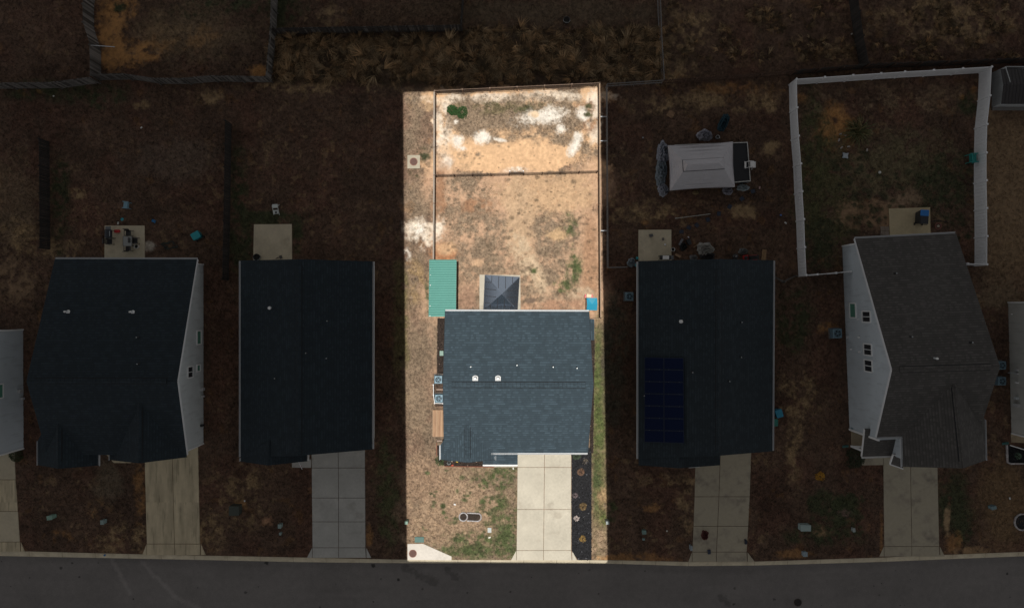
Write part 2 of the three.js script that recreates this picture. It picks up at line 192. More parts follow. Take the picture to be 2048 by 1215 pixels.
paint(1198, 880, 14, 250, [0.15, 0.14, 0.06], { ...T, edge: 0.3, patch: 0.36 }); paint(1197, 800, 11, 110, [0.1, 0.125, 0.04], { ...T, patch: 0.42 }); paint(1195, 960, 9, 60, GREEN, { ...T, patch: 0.48 }); paint(1205, 1040, 9, 18, [0.1, 0.12, 0.035], { ...T, patch: 0.4 }); paint(1198, 1085, 15, 40, [0.33, 0.235, 0.15], { ...T, patch: 0.42 }); paint(1205, 990, 10, 30, STRAW, { ...T, patch: 0.45 });
// --- neighbours
for (const [x, y, a, b, c, o] of [
  [222, 78, 26, 66, ORANGE, { patch: 0.36, g: 0.2 }], [295, 100, 62, 24, ORANGE, { rot: -0.35, patch: 0.42, g: 0.2 }], [405, 78, 32, 24, ORANGE, { patch: 0.48, g: 0.3 }], [515, 140, 20, 14, ORANGE, { g: 0.3 }], [240, 20, 34, 18, ORANGE, { patch: 0.4 }], [330, 60, 60, 20, [0.3, 0.19, 0.1], { patch: 0.5 }], [390, 60, 100, 60, [0.2, 0.145, 0.085], { ...T, op: 0.6 }],
  [440, 16, 90, 18, DGREEN, { ...T, patch: 0.48 }], [235, 12, 20, 10, DGREEN, { ...T, patch: 0.45 }], [570, 18, 40, 40, DGREEN, { ...T, patch: 0.45 }], [660, 35, 30, 20, STRAW, { patch: 0.52 }], [90, 180, 70, 20, DGREEN, { ...T, patch: 0.46 }], [190, 190, 60, 24, DGREEN, { ...T, patch: 0.5 }], [60, 180, 20, 10, ORANGE, { patch: 0.55 }], [420, 195, 30, 16, STRAW, { patch: 0.48 }], [285, 208, 14, 9, STRAW, { patch: 0.4 }], [90, 60, 90, 60, DIM_TURF, { ...T, op: 0.5 }],
  [25, 400, 45, 90, [0.2, 0.14, 0.085], { ...T, op: 0.7 }], [45, 470, 36, 36, STRAW, { ...T, patch: 0.48 }], [30, 560, 50, 50, [0.26, 0.17, 0.1], { patch: 0.48 }], [155, 387, 12, 9, STRAW, { patch: 0.4 }], [118, 400, 20, 90, DGREEN, { ...T, patch: 0.46 }], [120, 500, 40, 20, STRAW, { patch: 0.5 }], [300, 492, 12, 9, [0.45, 0.4, 0.33], { patch: 0.4 }], [350, 320, 90, 40, [0.16, 0.115, 0.085], { ...T, op: 0.6 }],
  [475, 430, 20, 120, DGREEN, { ...T, patch: 0.46 }], [545, 435, 60, 14, DGREEN, { ...T, patch: 0.4 }], [595, 470, 12, 40, DGREEN, { ...T, patch: 0.45 }], [490, 480, 14, 50, DGREEN, { ...T, patch: 0.45 }], [800, 640, 14, 120, [0.16, 0.13, 0.06], { ...T, patch: 0.4 }], [775, 980, 22, 90, [0.1, 0.1, 0.045], { ...T, patch: 0.45 }], [737, 1075, 6, 20, ORANGE, { patch: 0.4 }],
  [280, 970, 12, 60, ORANGE, { patch: 0.42, g: 0.4 }], [190, 1015, 28, 20, ORANGE, { patch: 0.55 }], [245, 1075, 50, 30, STRAW, { ...T, patch: 0.5 }], [120, 1075, 30, 14, ORANGE, { patch: 0.55 }], [480, 990, 60, 60, STRAW, { ...T, patch: 0.56 }], [530, 1040, 12, 9, RED, { patch: 0.4 }], [420, 1060, 26, 40, STRAW, { ...T, patch: 0.55 }], [215, 965, 25, 40, [0.19, 0.15, 0.1], { ...T, op: 0.6 }], [480, 1010, 20, 10, ORANGE, { patch: 0.5 }],
  [1470, 178, 75, 12, ORANGE, { patch: 0.46, g: 0.4 }], [1320, 210, 60, 20, STRAW, { ...T, patch: 0.52 }], [1450, 200, 90, 22, STRAW, { ...T, patch: 0.52 }], [1545, 300, 18, 14, STRAW, { patch: 0.42 }], [1490, 424, 30, 16, STRAW, { patch: 0.46 }], [1310, 420, 70, 25, STRAW, { ...T, patch: 0.54 }], [1530, 205, 30, 20, STRAW, { ...T, patch: 0.5 }], [1290, 445, 8, 5, ORANGE, {}], [1230, 400, 14, 40, STRAW, { ...T, patch: 0.55 }], [1550, 520, 40, 60, DIM_TURF, { ...T, op: 0.6 }],
  [1380, 60, 40, 40, STRAW, { ...T, patch: 0.52 }], [1360, 150, 14, 8, ORANGE, { patch: 0.45 }], [1345, 140, 40, 26, STRAW, { ...T, patch: 0.5 }], [1900, 45, 130, 40, STRAW, { ...T, patch: 0.50 }], [1640, 110, 60, 14, STRAW, { ...T, patch: 0.54 }],
  [1668, 255, 34, 44, ORANGE, { edge: 0.5, g: 0.45, patch: 0.34 }], [1660, 225, 22, 8, ORANGE, { patch: 0.45 }], [1604, 195, 14, 10, ORANGE, { patch: 0.42 }], [1660, 400, 60, 110, [0.105, 0.092, 0.042], { ...T, patch: 0.42 }], [1625, 330, 26, 150, [0.095, 0.092, 0.04], { ...T, patch: 0.42 }], [1800, 330, 110, 60, [0.15, 0.12, 0.065], { ...T, patch: 0.42 }], [1740, 430, 70, 30, [0.30, 0.19, 0.11], { patch: 0.42 }], [1815, 400, 40, 20, [0.28, 0.19, 0.12], { patch: 0.42 }], [1880, 380, 50, 60, DGREEN, { ...T, patch: 0.46 }], [1940, 205, 22, 22, DGREEN, { ...T, patch: 0.45 }], [1924, 193, 8, 8, ORANGE, { patch: 0.4 }], [1948, 178, 7, 8, ORANGE, { patch: 0.4 }], [1790, 200, 140, 30, [0.24, 0.165, 0.1], { ...T, patch: 0.55 }], [1645, 480, 30, 50, DGREEN, { ...T, patch: 0.45 }],
  [2020, 400, 60, 180, TAN, { edge: 0.25, g: 0.55 }], [1985, 300, 12, 80, TAN, { g: 0.6 }], [2000, 590, 60, 30, [0.2, 0.14, 0.085], { g: 0.7 }],
  [1590, 640, 30, 60, DGREEN, { ...T, patch: 0.46 }], [1605, 800, 40, 60, STRAW, { ...T, patch: 0.55 }], [1590, 900, 16, 70, STRAW, { ...T, patch: 0.52 }], [1640, 870, 40, 60, DIM_TURF, { ...T, op: 0.5 }], [1650, 655, 20, 10, ORANGE, { patch: 0.5 }],
  [1640, 1005, 22, 26, DGREEN, { ...T, patch: 0.34 }], [1685, 1015, 28, 32, [0.055, 0.065, 0.028], { ...T, patch: 0.34 }], [1687, 1025, 14, 10, [0.17, 0.115, 0.09], { ...T }], [1640, 1070, 70, 20, DGREEN, { ...T, patch: 0.47 }], [1650, 1060, 20, 12, STRAW, { patch: 0.5 }], [1910, 1000, 34, 60, [0.065, 0.068, 0.032], { ...T, patch: 0.34 }], [1930, 1050, 20, 40, DGREEN, { ...T, patch: 0.42 }], [1895, 1045, 6, 26, [0.36, 0.25, 0.14], {}], [1905, 1085, 18, 22, ORANGE, { patch: 0.42 }], [1940, 1100, 40, 8, [0.3, 0.19, 0.1], { patch: 0.4 }], [2010, 1010, 50, 90, [0.2, 0.125, 0.065], { edge: 0.4, g: 0.75 }], [1763, 1070, 4, 40, ORANGE, { g: 0.5 }],
  [1250, 1115, 70, 9, ORANGE, { patch: 0.44 }], [1590, 1108, 30, 9, ORANGE, { patch: 0.42 }], [1300, 1015, 18, 8, ORANGE, { patch: 0.46 }], [1225, 1020, 10, 20, GREEN, { ...T, patch: 0.45 }], [1230, 720, 24, 120, [0.09, 0.075, 0.05], { ...T, patch: 0.4 }], [1330, 960, 60, 12, STRAW, { ...T, patch: 0.55 }], [1370, 1000, 14, 60, STRAW, { ...T, patch: 0.55 }],
  [930, 110, 400, 60, [0.085, 0.06, 0.04], { ...T, op: 0.8, edge: 0.3 }], [900, 25, 200, 25, [0.15, 0.105, 0.065], { ...T, op: 0.5 }], [660, 175, 160, 10, STRAW, { ...T, patch: 0.55 }], [1125, 25, 190, 26, [0.13, 0.095, 0.06], { g: 0.7, op: 0.7 }],
]) paint(x, y, a, b, c, c === ORANGE && y > 165 && x !== 1668 ? { ...o, op: 0.55 } : o);
for (let i = 0; i < 420; i++) { const u = RS(), w = RS(), q = RS(), x = 1612 + u * 350, y = 300 + w * 215; if (fbm(x / 45, y / 45, 3) < 0.47) continue; paint(x, y, 2 + 5 * q, 2 + 4 * q, [0.062, 0.062, 0.03], { ...T, op: 0.75 }); }
for (let i = 0; i < 120; i++) { const x = 1615 + RS() * 110, y = 985 + RS() * 85, q = RS(); paint(x, y, 2 + 4 * q, 2 + 3 * q, [0.06, 0.066, 0.03], { ...T, op: 0.7 }); }
// fine matter: blades, crumbs, thatch
{ const r = rng(77);
  for (let j = 0; j < GH; j++) for (let i = 0; i < GW; i++) { const k = j * GW + i, x = X0 + i * gsx, y = Y0 + j * gsx, g = gg[k]; let n = (r() - 0.5) * 0.45 + (vn(x / 2.2, y / 2.2) - 0.5) * 0.75 + (vn(x / 1.3 + y / 5, y / 4 - x / 9) - 0.5) * 0.5 + (vn(x / 5.5 + 40, y / 4.5) - 0.5) * 0.5; n = 1 + n * (0.16 + 0.62 * g); if (n < 0.2) n = 0.2; for (let q = 0; q < 3; q++) gc[k * 3 + q] *= n; } }
const gcAt = (px, py) => { const i = Math.min(GW - 1, Math.max(0, Math.round((px - X0) / gsx))), j = Math.min(GH - 1, Math.max(0, Math.round((py - Y0) / gsx))); return j * GW + i; };
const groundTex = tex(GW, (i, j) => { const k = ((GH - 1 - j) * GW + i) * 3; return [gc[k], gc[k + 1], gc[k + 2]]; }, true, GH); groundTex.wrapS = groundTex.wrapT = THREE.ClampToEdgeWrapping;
const kerbBack = [[-140, 1099], [0, 1102], [49, 1102], [285, 1108], [411, 1110.5], [614, 1114.5], [830, 1119], [1022, 1119.5], [1215, 1119.5], [1377, 1123], [1510, 1122.5], [1759, 1114.5], [1892, 1109], [2048, 1103], [2190, 1097]];
const kerbFront = [[-140, 1108], [0, 1112], [234, 1116.5], [411, 1120], [614, 1124.5], [830, 1126.5], [1022, 1126.5], [1215, 1127], [1377, 1132], [1510, 1131], [1759, 1124], [1892, 1118.5], [2048, 1112.5], [2190, 1106]];
const along = (L, x) => { for (let i = 0; i + 1 < L.length; i++) if (x <= L[i + 1][0]) { const t = (x - L[i][0]) / (L[i + 1][0] - L[i][0]); return L[i][1] + (L[i + 1][1] - L[i][1]) * t; } return L[L.length - 1][1]; };
{ // lot ground up to the kerb, gently uneven
  const pos = [], uv = [], idx = [], nx = 150, ny = 110;
  for (let j = 0; j <= ny; j++) for (let i = 0; i <= nx; i++) { const px = -140 + 2330 * i / nx, end = along(kerbBack, px), py = -190 + (end + 190) * j / ny, p = P(px, py); pos.push(p.x, 0.035 * (fbm(px / 60, py / 60, 3) - 0.5) * (j === ny ? 0 : 1) - 0.018, p.z); uv.push((px - X0) / gsx / GW, 1 - (py - Y0) / gsx / GH); }
  for (let j = 0; j < ny; j++) for (let i = 0; i < nx; i++) { const a = j * (nx + 1) + i; idx.push(a, a + nx + 1, a + 1, a + 1, a + nx + 1, a + nx + 2); }
  const g = new THREE.BufferGeometry(); g.setAttribute('position', new THREE.Float32BufferAttribute(pos, 3)); g.setAttribute('uv', new THREE.Float32BufferAttribute(uv, 2)); g.setIndex(idx); g.computeVertexNormals();
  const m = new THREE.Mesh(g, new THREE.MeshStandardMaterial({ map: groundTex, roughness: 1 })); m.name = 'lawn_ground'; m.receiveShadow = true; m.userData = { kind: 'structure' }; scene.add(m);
  const w = new THREE.Mesh(new THREE.PlaneGeometry(900, 900), M([0.13, 0.09, 0.06], 1)); w.rotation.x = -Math.PI / 2; w.position.y = -0.4; w.name = 'ground'; w.receiveShadow = true; w.userData = { kind: 'structure' }; scene.add(w);
  const rp = [], ru = [], ri = []; for (let i = 0; i <= 60; i++) { const px = -140 + 2330 * i / 60, a = P(px, along(kerbFront, px) - 1), b = P(px, along(kerbFront, px) + 240); for (const p of [a, b]) { rp.push(p.x, -0.10, p.z); ru.push(p.x, p === a ? 0 : 11); } if (i) { const k = i * 2; ri.push(k - 2, k - 1, k, k, k - 1, k + 1); } }
  const rg = new THREE.BufferGeometry(); rg.setAttribute('position', new THREE.Float32BufferAttribute(rp, 3)); rg.setAttribute('uv', new THREE.Float32BufferAttribute(ru, 2)); rg.setIndex(ri); rg.computeVertexNormals();
  const rd = new THREE.Mesh(rg, M([0.33, 0.31, 0.30], 0.95, { map: asphaltMap })); rd.name = 'road'; rd.receiveShadow = true; rd.userData = { kind: 'structure' }; scene.add(rd);
}
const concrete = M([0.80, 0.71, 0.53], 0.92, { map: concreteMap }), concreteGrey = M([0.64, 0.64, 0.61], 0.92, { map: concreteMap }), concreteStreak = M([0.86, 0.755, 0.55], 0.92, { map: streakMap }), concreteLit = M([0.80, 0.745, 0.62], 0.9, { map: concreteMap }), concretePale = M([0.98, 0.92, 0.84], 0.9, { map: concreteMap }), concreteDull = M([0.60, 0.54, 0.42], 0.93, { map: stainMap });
{ // kerb stones, each a cast length with a joint
  const k = structure('kerb'); let n = 0;
  for (let x = -140; x < 2180; x += 66) { const x1 = x + 65.4, a0 = P(x, along(kerbBack, x)), a1 = P(x1, along(kerbBack, x1)), b0 = P(x, along(kerbFront, x)), b1 = P(x1, along(kerbFront, x1));
    const prof = [[0, -0.35], [0, 0.012], [0.3, 0.008], [0.62, -0.03], [0.85, -0.078], [1, -0.088], [1, -0.35]], pos = [], uv = []; const at = (a, b, [t, h]) => a.clone().lerp(b, t).setY(h);
    for (let i = 0; i + 1 < prof.length; i++) { const p = at(a0, b0, prof[i]), q = at(a0, b0, prof[i + 1]), r = at(a1, b1, prof[i]), s = at(a1, b1, prof[i + 1]); for (const w of [p, q, r, r, q, s]) { pos.push(w.x, w.y, w.z); uv.push(w.x, w.z); } }
    for (const [a, b] of [[a0, b0], [a1, b1]]) for (let i = 1; i + 1 < prof.length; i++) for (const w of [at(a, b, prof[0]), at(a, b, prof[i]), at(a, b, prof[i + 1])]) { pos.push(w.x, w.y, w.z); uv.push(w.x, w.y); }
    part('kerb_stone', raw(pos, uv), concrete, k); n++; }
}
// driveways of cast slabs with open joints; rows are [y, left, middle, right] in photo pixels
function driveway(rows, mats, flare, cols = 2) {
  const d = structure('driveway'), g = 0.5; let q = 0; const pick = () => mats[q++ % mats.length];
  for (let i = 0; i + 1 < rows.length; i++) { const [y0, ...a] = rows[i], [y1, ...b] = rows[i + 1]; for (let c = 0; c + 1 < a.length; c++) part('concrete_slab', slab([[a[c] + g, y0 + g], [a[c + 1] - g, y0 + g], [b[c + 1] - g, y1 - g], [b[c] + g, y1 - g]], 0.03 + 0.002 * ((i * 3 + c) % 3), 0.15), pick(), d); }
  if (flare) { const L = rows[rows.length - 1], [fy, fl, fr] = flare, mid = L.slice(1), n = mid.length; const low = mid.map((x) => x);
    for (let c = 0; c + 1 < n; c++) part('concrete_slab', slab([[mid[c] + g, L[0] + g], [mid[c + 1] - g, L[0] + g], [low[c + 1] - g - (c + 2 === n ? -1 : 0), fy], [low[c] + g, fy]], 0.026, 0.15), pick(), d);
    part('flare_slab', slab([[mid[0] - g, L[0] + g], [mid[0] - g, fy], [fl, fy]], 0.024, 0.15), pick(), d); part('flare_slab', slab([[mid[n - 1] + g + 1, L[0] + g], [mid[n - 1] + g + 1.4, fy], [fr, fy]], 0.024, 0.15), pick(), d); }
  return d;
}
driveway([[870, -50, 27], [958.6, -50, 31], [1022, -50, 35.5], [1083, -50, 39.5]], [concrete, concreteStreak], [1102, -60, 49]);
driveway([[890, 288, 343.5, 396], [1087, 293, 348.5, 400]], [concreteStreak], [1109, 284, 411]);
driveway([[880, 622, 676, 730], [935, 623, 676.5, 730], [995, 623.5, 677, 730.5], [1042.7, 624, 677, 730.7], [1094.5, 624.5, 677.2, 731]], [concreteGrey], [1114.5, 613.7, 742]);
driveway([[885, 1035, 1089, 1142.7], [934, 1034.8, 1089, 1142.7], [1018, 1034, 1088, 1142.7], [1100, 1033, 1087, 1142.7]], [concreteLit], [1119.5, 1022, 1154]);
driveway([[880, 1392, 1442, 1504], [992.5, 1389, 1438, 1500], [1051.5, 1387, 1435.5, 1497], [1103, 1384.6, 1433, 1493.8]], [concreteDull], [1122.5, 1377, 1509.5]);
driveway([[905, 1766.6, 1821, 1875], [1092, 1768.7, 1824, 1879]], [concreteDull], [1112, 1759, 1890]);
{ // cast corner pad with a manhole, in front of the middle lot
  const p = structure('corner_pavement'); part('concrete_slab', slab([[815, 1087], [846, 1086.5], [903, 1112], [903, 1119.3], [815, 1118.6]], 0.04, 0.15), concretePale, p);
}
const patio = (name, pts, m) => { const p = structure(name); part('concrete_slab', slab(pts, 0.07, 0.15), m, p); return p; };
patio('patio', [[209.5, 451], [289, 451], [289.5, 525], [209, 525]], concrete); patio('patio', [[508, 448.5], [583.5, 448], [584, 524], [506.5, 524]], concrete); patio('patio', [[1277, 459.5], [1342.5, 459], [1343, 524], [1277, 524]], concrete); patio('patio', [[1778, 417], [1860, 414.5], [1861, 474], [1780, 475]], M([0.74, 0.62, 0.40], 0.9, { map: concreteMap })); patio('patio', [[959, 549], [1040.5, 550], [1041, 626], [959, 626]], concreteLit);
patio('front_path', [[584, 918], [622, 918], [622, 934.5], [584, 934]], concreteGrey); patio('front_path', [[965, 922], [1034.2, 922], [1034.2, 933], [985, 933]], concreteLit); patio('front_path', [[1723, 905], [1766, 903], [1766, 929], [1723, 929.5]], concreteDull); patio('porch_floor', [[1702, 846], [1790, 844], [1790, 895], [1703, 893]], M([0.5, 0.4, 0.27], 0.9, { map: concreteMap })); patio('porch_floor', [[2022, 866], [2075, 866], [2075, 886], [2023, 884]], M([0.5, 0.4, 0.27], 0.9, { map: concreteMap })); patio('porch_floor', [[196, 890], [262, 890], [262, 925], [228, 925]], concreteStreak); patio('driveway_slab', [[-60, 900], [22, 897], [26, 905], [-60, 905]], concrete);

// ---------------------------------------------------------------- houses
const shingleBlue = M([0.075, 0.115, 0.145], 0.95, { map: shingleMap }), shingleSlate = M([0.06, 0.085, 0.105], 0.95, { map: shingleMap }), shingleDimBlue = M([0.029, 0.047, 0.061], 0.95, { map: shingleMap }), shingleDimGrey = M([0.034, 0.051, 0.063], 0.95, { map: shingleMap }), shingleBrown = M([0.135, 0.127, 0.118], 0.95, { map: shingleMap });  // neighbour roofs hold part of the dimming in a darker shingle colour
const white = M([0.82, 0.82, 0.81], 0.5), trimWhite = M([0.80, 0.81, 0.82], 0.55, { map: fabricMap }), sidingGrey = M([0.66, 0.70, 0.71], 0.7, { map: sidingMap, bumpMap: sidingBump, bumpScale: 0.012 }), sidingCool = M([0.62, 0.68, 0.73], 0.7, { map: sidingMap, bumpMap: sidingBump, bumpScale: 0.012 }), sidingTan = M([0.60, 0.59, 0.55], 0.7, { map: sidingMap, bumpMap: sidingBump, bumpScale: 0.012 });
const glassDark = new THREE.MeshPhysicalMaterial({ color: col([0.03, 0.035, 0.04]), roughness: 0.06, metalness: 0, side: THREE.DoubleSide }), glassGreen = new THREE.MeshPhysicalMaterial({ color: col([0.10, 0.26, 0.19]), roughness: 0.12, side: THREE.DoubleSide });
const ventMetal = M([0.62, 0.66, 0.68], 0.4, { metalness: 0.2 }), black = M([0.02, 0.02, 0.022], 0.6), pipeGrey = M([0.5, 0.5, 0.5], 0.5);

const gutterMat = M([0.74, 0.76, 0.78], 0.6, { map: mottleMap });
const ventShade = M([0.012, 0.013, 0.015], 0.9);  // black strips standing in for the shadow lines along ridge vents
function clipBand(poly, val, lo, hi) {                 // polygon of {p, v} kept between lo and hi
  const cut = (ps, keep, at) => { const out = []; ps.forEach((a, i) => { const b = ps[(i + 1) % ps.length], ka = keep(a.v), kb = keep(b.v); if (ka) out.push(a); if (ka !== kb) { const t = (at - a.v) / (b.v - a.v); out.push({ p: a.p.clone().lerp(b.p, t), v: at }); } }); return out; };
  let q = cut(poly, (v) => v >= lo, lo); if (q.length) q = cut(q, (v) => v <= hi, hi); return q;
}
function shingles(pts, e = 0.22, lift = 0.022) {         // a roof slope laid in courses, every course lapping the one below
  const n = newell(pts); if (n.y < 0) n.negate(); const v = V(0, 1, 0).addScaledVector(n, -n.y).normalize(), u = v.clone().cross(n).normalize();
  const poly = pts.map((p) => ({ p, v: p.dot(v) })), lo = Math.min(...poly.map((a) => a.v)), hi = Math.max(...poly.map((a) => a.v)), pos = [], uv = [];
  const put = (p, up, s) => { pos.push(p.x + n.x * up, p.y + n.y * up, p.z + n.z * up); uv.push(p.dot(u), s); };
  for (let k = 0; lo + k * e < hi - 1e-4; k++) { const a = lo + k * e, b = Math.min(hi, a + e), q = clipBand(poly, 0, a, b); if (q.length < 3) continue; const L = (w) => lift * (1 - (w.v - a) / e), S = (w) => k * e + (w.v - a);
    for (let i = 1; i + 1 < q.length; i++) for (const w of [q[0], q[i], q[i + 1]]) put(w.p, L(w), S(w));
    q.forEach((w, i) => { const z = q[(i + 1) % q.length]; if (Math.abs(w.v - a) < 1e-5 && Math.abs(z.v - a) < 1e-5) { put(w.p, 0, k * e); put(z.p, 0, k * e); put(z.p, lift, k * e); put(w.p, 0, k * e); put(z.p, lift, k * e); put(w.p, lift, k * e); } }); }
  const g = raw(pos, uv); return [g, prism(pts.map((p) => p.clone().addScaledVector(n, -0.01)), 0.13, n)];
}
function gutter(a, b, out) { const d = out.clone().setY(0).normalize(), A = a.clone().addScaledVector(d, 0.01), B = b.clone().addScaledVector(d, 0.01); const o = (p, k, y) => p.clone().addScaledVector(d, k).add(V(0, y, 0)); return [bar(o(A, 0.015, -0.07), o(B, 0.015, -0.07), 0.02, 0.12), bar(o(A, 0.13, -0.06), o(B, 0.13, -0.06), 0.025, 0.12), bar(o(A, 0.07, -0.115), o(B, 0.07, -0.115), 0.1, 0.015)]; }
function rakeTrim(a, b, n) { const d = n.clone().normalize(); return bar(a.clone().addScaledVector(d, 0.022).add(V(0, -0.10, 0)), b.clone().addScaledVector(d, 0.022).add(V(0, -0.10, 0)), 0.035, 0.2); }
function ridgeVent(a, b, s1, s2, w = 0.3) {           // raised caps astride the ridge, one after another
  const d = b.clone().sub(a), L = d.length(), n = Math.max(2, Math.round(L / 0.32)), out = []; d.normalize();
  const side = (s) => { const q = s.clone().sub(a); q.addScaledVector(d, -q.dot(d)); return q.normalize(); }; const k1 = side(s1), k2 = side(s2);
  for (let i = 0; i < n; i++) { const p = a.clone().addScaledVector(d, L * i / n), q = a.clone().addScaledVector(d, L * (i + 0.94) / n), y = V(0, 0.10 + 0.007 * (i % 2), 0); for (const k of [k1, k2]) out.push(prism([p.clone().add(y), q.clone().add(y), q.clone().addScaledVector(k, w).add(y), p.clone().addScaledVector(k, w).add(y)], 0.06, V(0, 1, 0))); }
  return out;
}
const lerp3 = (a, b, t) => a.clone().lerp(b, t);
// A,B eave one side; D,C eave other side; R1,R2 ridge (A-R1-D one gable end, B-R2-C the other)
function gable(h, mat, A, B, C, D, R1, R2, o = {}) {
  const roof = part('roof', [...shingles([A, B, R2, R1]), ...shingles([D, C, R2, R1])], mat, h), dir = R2.clone().sub(R1).normalize();
  const out1 = lerp3(A, B, 0.5).sub(lerp3(R1, R2, 0.5)), out2 = lerp3(C, D, 0.5).sub(lerp3(R1, R2, 0.5));
  if (o.g1 !== false) part('gutter', gutter(A, B, out1), gutterMat, h); if (o.g2 !== false) part('gutter', gutter(D, C, out2), gutterMat, h);
  const nd = dir.clone().negate(); const tr = []; if (o.r1 !== false) tr.push(rakeTrim(A, R1, nd), rakeTrim(D, R1, nd)); for (const q of tr) part('rake_trim', q, o.trim || trimWhite, h); if (o.r2 !== false) for (const q of [rakeTrim(B, R2, dir), rakeTrim(C, R2, dir)]) part('rake_trim', q, o.trim2 || o.trim || trimWhite, h);
  const [v0, v1] = o.vent || [0.06, 0.94]; if (o.vent !== null) { const va = lerp3(R1, R2, v0), vb = lerp3(R1, R2, v1), s1 = lerp3(A, B, 0.5), s2 = lerp3(C, D, 0.5); part('ridge_vent', ridgeVent(va, vb, s1, s2, 0.24), mat, roof); const dv = vb.clone().sub(va).normalize(), sd = (s) => { const q = s.clone().sub(va); q.addScaledVector(dv, -q.dot(dv)); return q.normalize(); }; for (const k of [sd(s1), sd(s2)]) part('vent_shade_strip', prism([va, vb, vb.clone().addScaledVector(k, 0.29), va.clone().addScaledVector(k, 0.29)].map((p) => p.clone().add(V(0, 0.055, 0))), 0.05, V(0, 1, 0)), ventShade, roof); }
  return roof;
}
function wall(h, mat, pts, out, t = 0.16) { return part('wall', prism(pts, t, out), mat, h); }
// point of a vertical plane through ground points a,b seen at photo point
function onWall(a, b, px, py) { const r = V((px - 1024) / FOCAL, -1, (py - 607.5) / FOCAL), d = b.clone().sub(a), n = V(d.z, 0, -d.x).normalize(), t = n.dot(a.clone().sub(camera.position)) / n.dot(r); return camera.position.clone().addScaledVector(r, t); }
function windowOn(h, a, b, x0, x1, y0, y1, pane, out, mull = true) {      // window in a gable wall; x is height, y runs along the wall
  const c = onWall(a, b, (x0 + x1) / 2, (y0 + y1) / 2), h0 = onWall(a, b, Math.abs(x0 - 1024) < Math.abs(x1 - 1024) ? x0 : x1, (y0 + y1) / 2).y, h1 = onWall(a, b, Math.abs(x0 - 1024) < Math.abs(x1 - 1024) ? x1 : x0, (y0 + y1) / 2).y, d = b.clone().sub(a).normalize(), w = (onWall(a, b, (x0 + x1) / 2, y1).sub(onWall(a, b, (x0 + x1) / 2, y0))).dot(d) / 2, o = out.clone().normalize();
  const q = (s, y, k) => a.clone().addScaledVector(d, c.clone().sub(a).dot(d) + s).setY(y).addScaledVector(o, k), f = 0.1;
  const win = part('window', [bar(q(-w, h0, 0.035), q(w, h0, 0.035), f, 0.09), bar(q(-w, h1, 0.035), q(w, h1, 0.035), f, 0.09), bar(q(-w, h0, 0.035), q(-w, h1, 0.035), 0.09, f), bar(q(w, h0, 0.035), q(w, h1, 0.035), 0.09, f)], white, h);
  part('pane', prism([q(-w, h0, 0.025), q(w, h0, 0.025), q(w, h1, 0.025), q(-w, h1, 0.025)], 0.02, o), pane, win);
  if (mull) part('glazing_bar', [bar(q(0, h0, 0.04), q(0, h1, 0.04), 0.05, 0.05)], white, win);
}
// things on roofs; a roof point is found on the plane of the slope
const onPlane = (pl, px, py) => { const n = newell(pl), r = V((px - 1024) / FOCAL, -1, (py - 607.5) / FOCAL), t = n.dot(pl[0].clone().sub(camera.position)) / n.dot(r); return camera.position.clone().addScaledVector(r, t); };
function pipe(h, pl, px, py, r = 0.045, l = 0.32) { const p = onPlane(pl, px, py); const m = part('vent_pipe', [cyl(p.clone().add(V(0, -0.05, 0)), p.clone().add(V(0, l, 0)), r, 10), cyl(p.clone().add(V(0, -0.02, 0)), p.clone().add(V(0, 0.10, 0)), r * 2.1, 12, r * 1.1)], black, h); part('pipe_rim', ring(p.clone().add(V(0, l - 0.02, 0)), r * 0.55, r * 1.05, 0.025, 12), ventMetal, m); }
function roofVent(h, pl, px, py, s = 0.46) {           // white flue with square flashing
  const n = newell(pl); if (n.y < 0) n.negate(); const p = onPlane(pl, px, py), v = V(0, 1, 0).addScaledVector(n, -n.y).normalize(), u = v.clone().cross(n), c = (a, b) => p.clone().addScaledVector(u, a * s / 2).addScaledVector(v, b * s / 2).addScaledVector(n, 0.045);
  const f = part('flue_vent', prism([c(-1, -0.55), c(-0.3, -1), c(0.3, -1), c(1, -0.55), c(1, 1), c(-1, 1)], 0.03, n), white, h); const q = p.clone().addScaledVector(v, -s * 0.05);
  part('flue_pipe', cyl(q, q.clone().add(V(0, 0.42, 0)), 0.22 * s, 14), ventMetal, f); part('flue_cap', [cyl(q.clone().add(V(0, 0.43, 0)), q.clone().add(V(0, 0.56, 0)), 0.31 * s, 16, 0.25 * s)], white, f);
}
function utility(h, a, b, px, py, out, w, hh, m = pipeGrey) { const p = onWall(a, b, px, py).addScaledVector(out.clone().normalize(), 0.08); part('meter_box', box(p.setY(p.y - hh / 2), w, hh, w * 0.8, 0, 0.02), m, h); }
const X = V(1, 0, 0), Z = V(0, 0, 1), nX = V(-1, 0, 0), nZ = V(0, 0, -1);
const gp = (x, z, y = 0) => V(x, y, z);

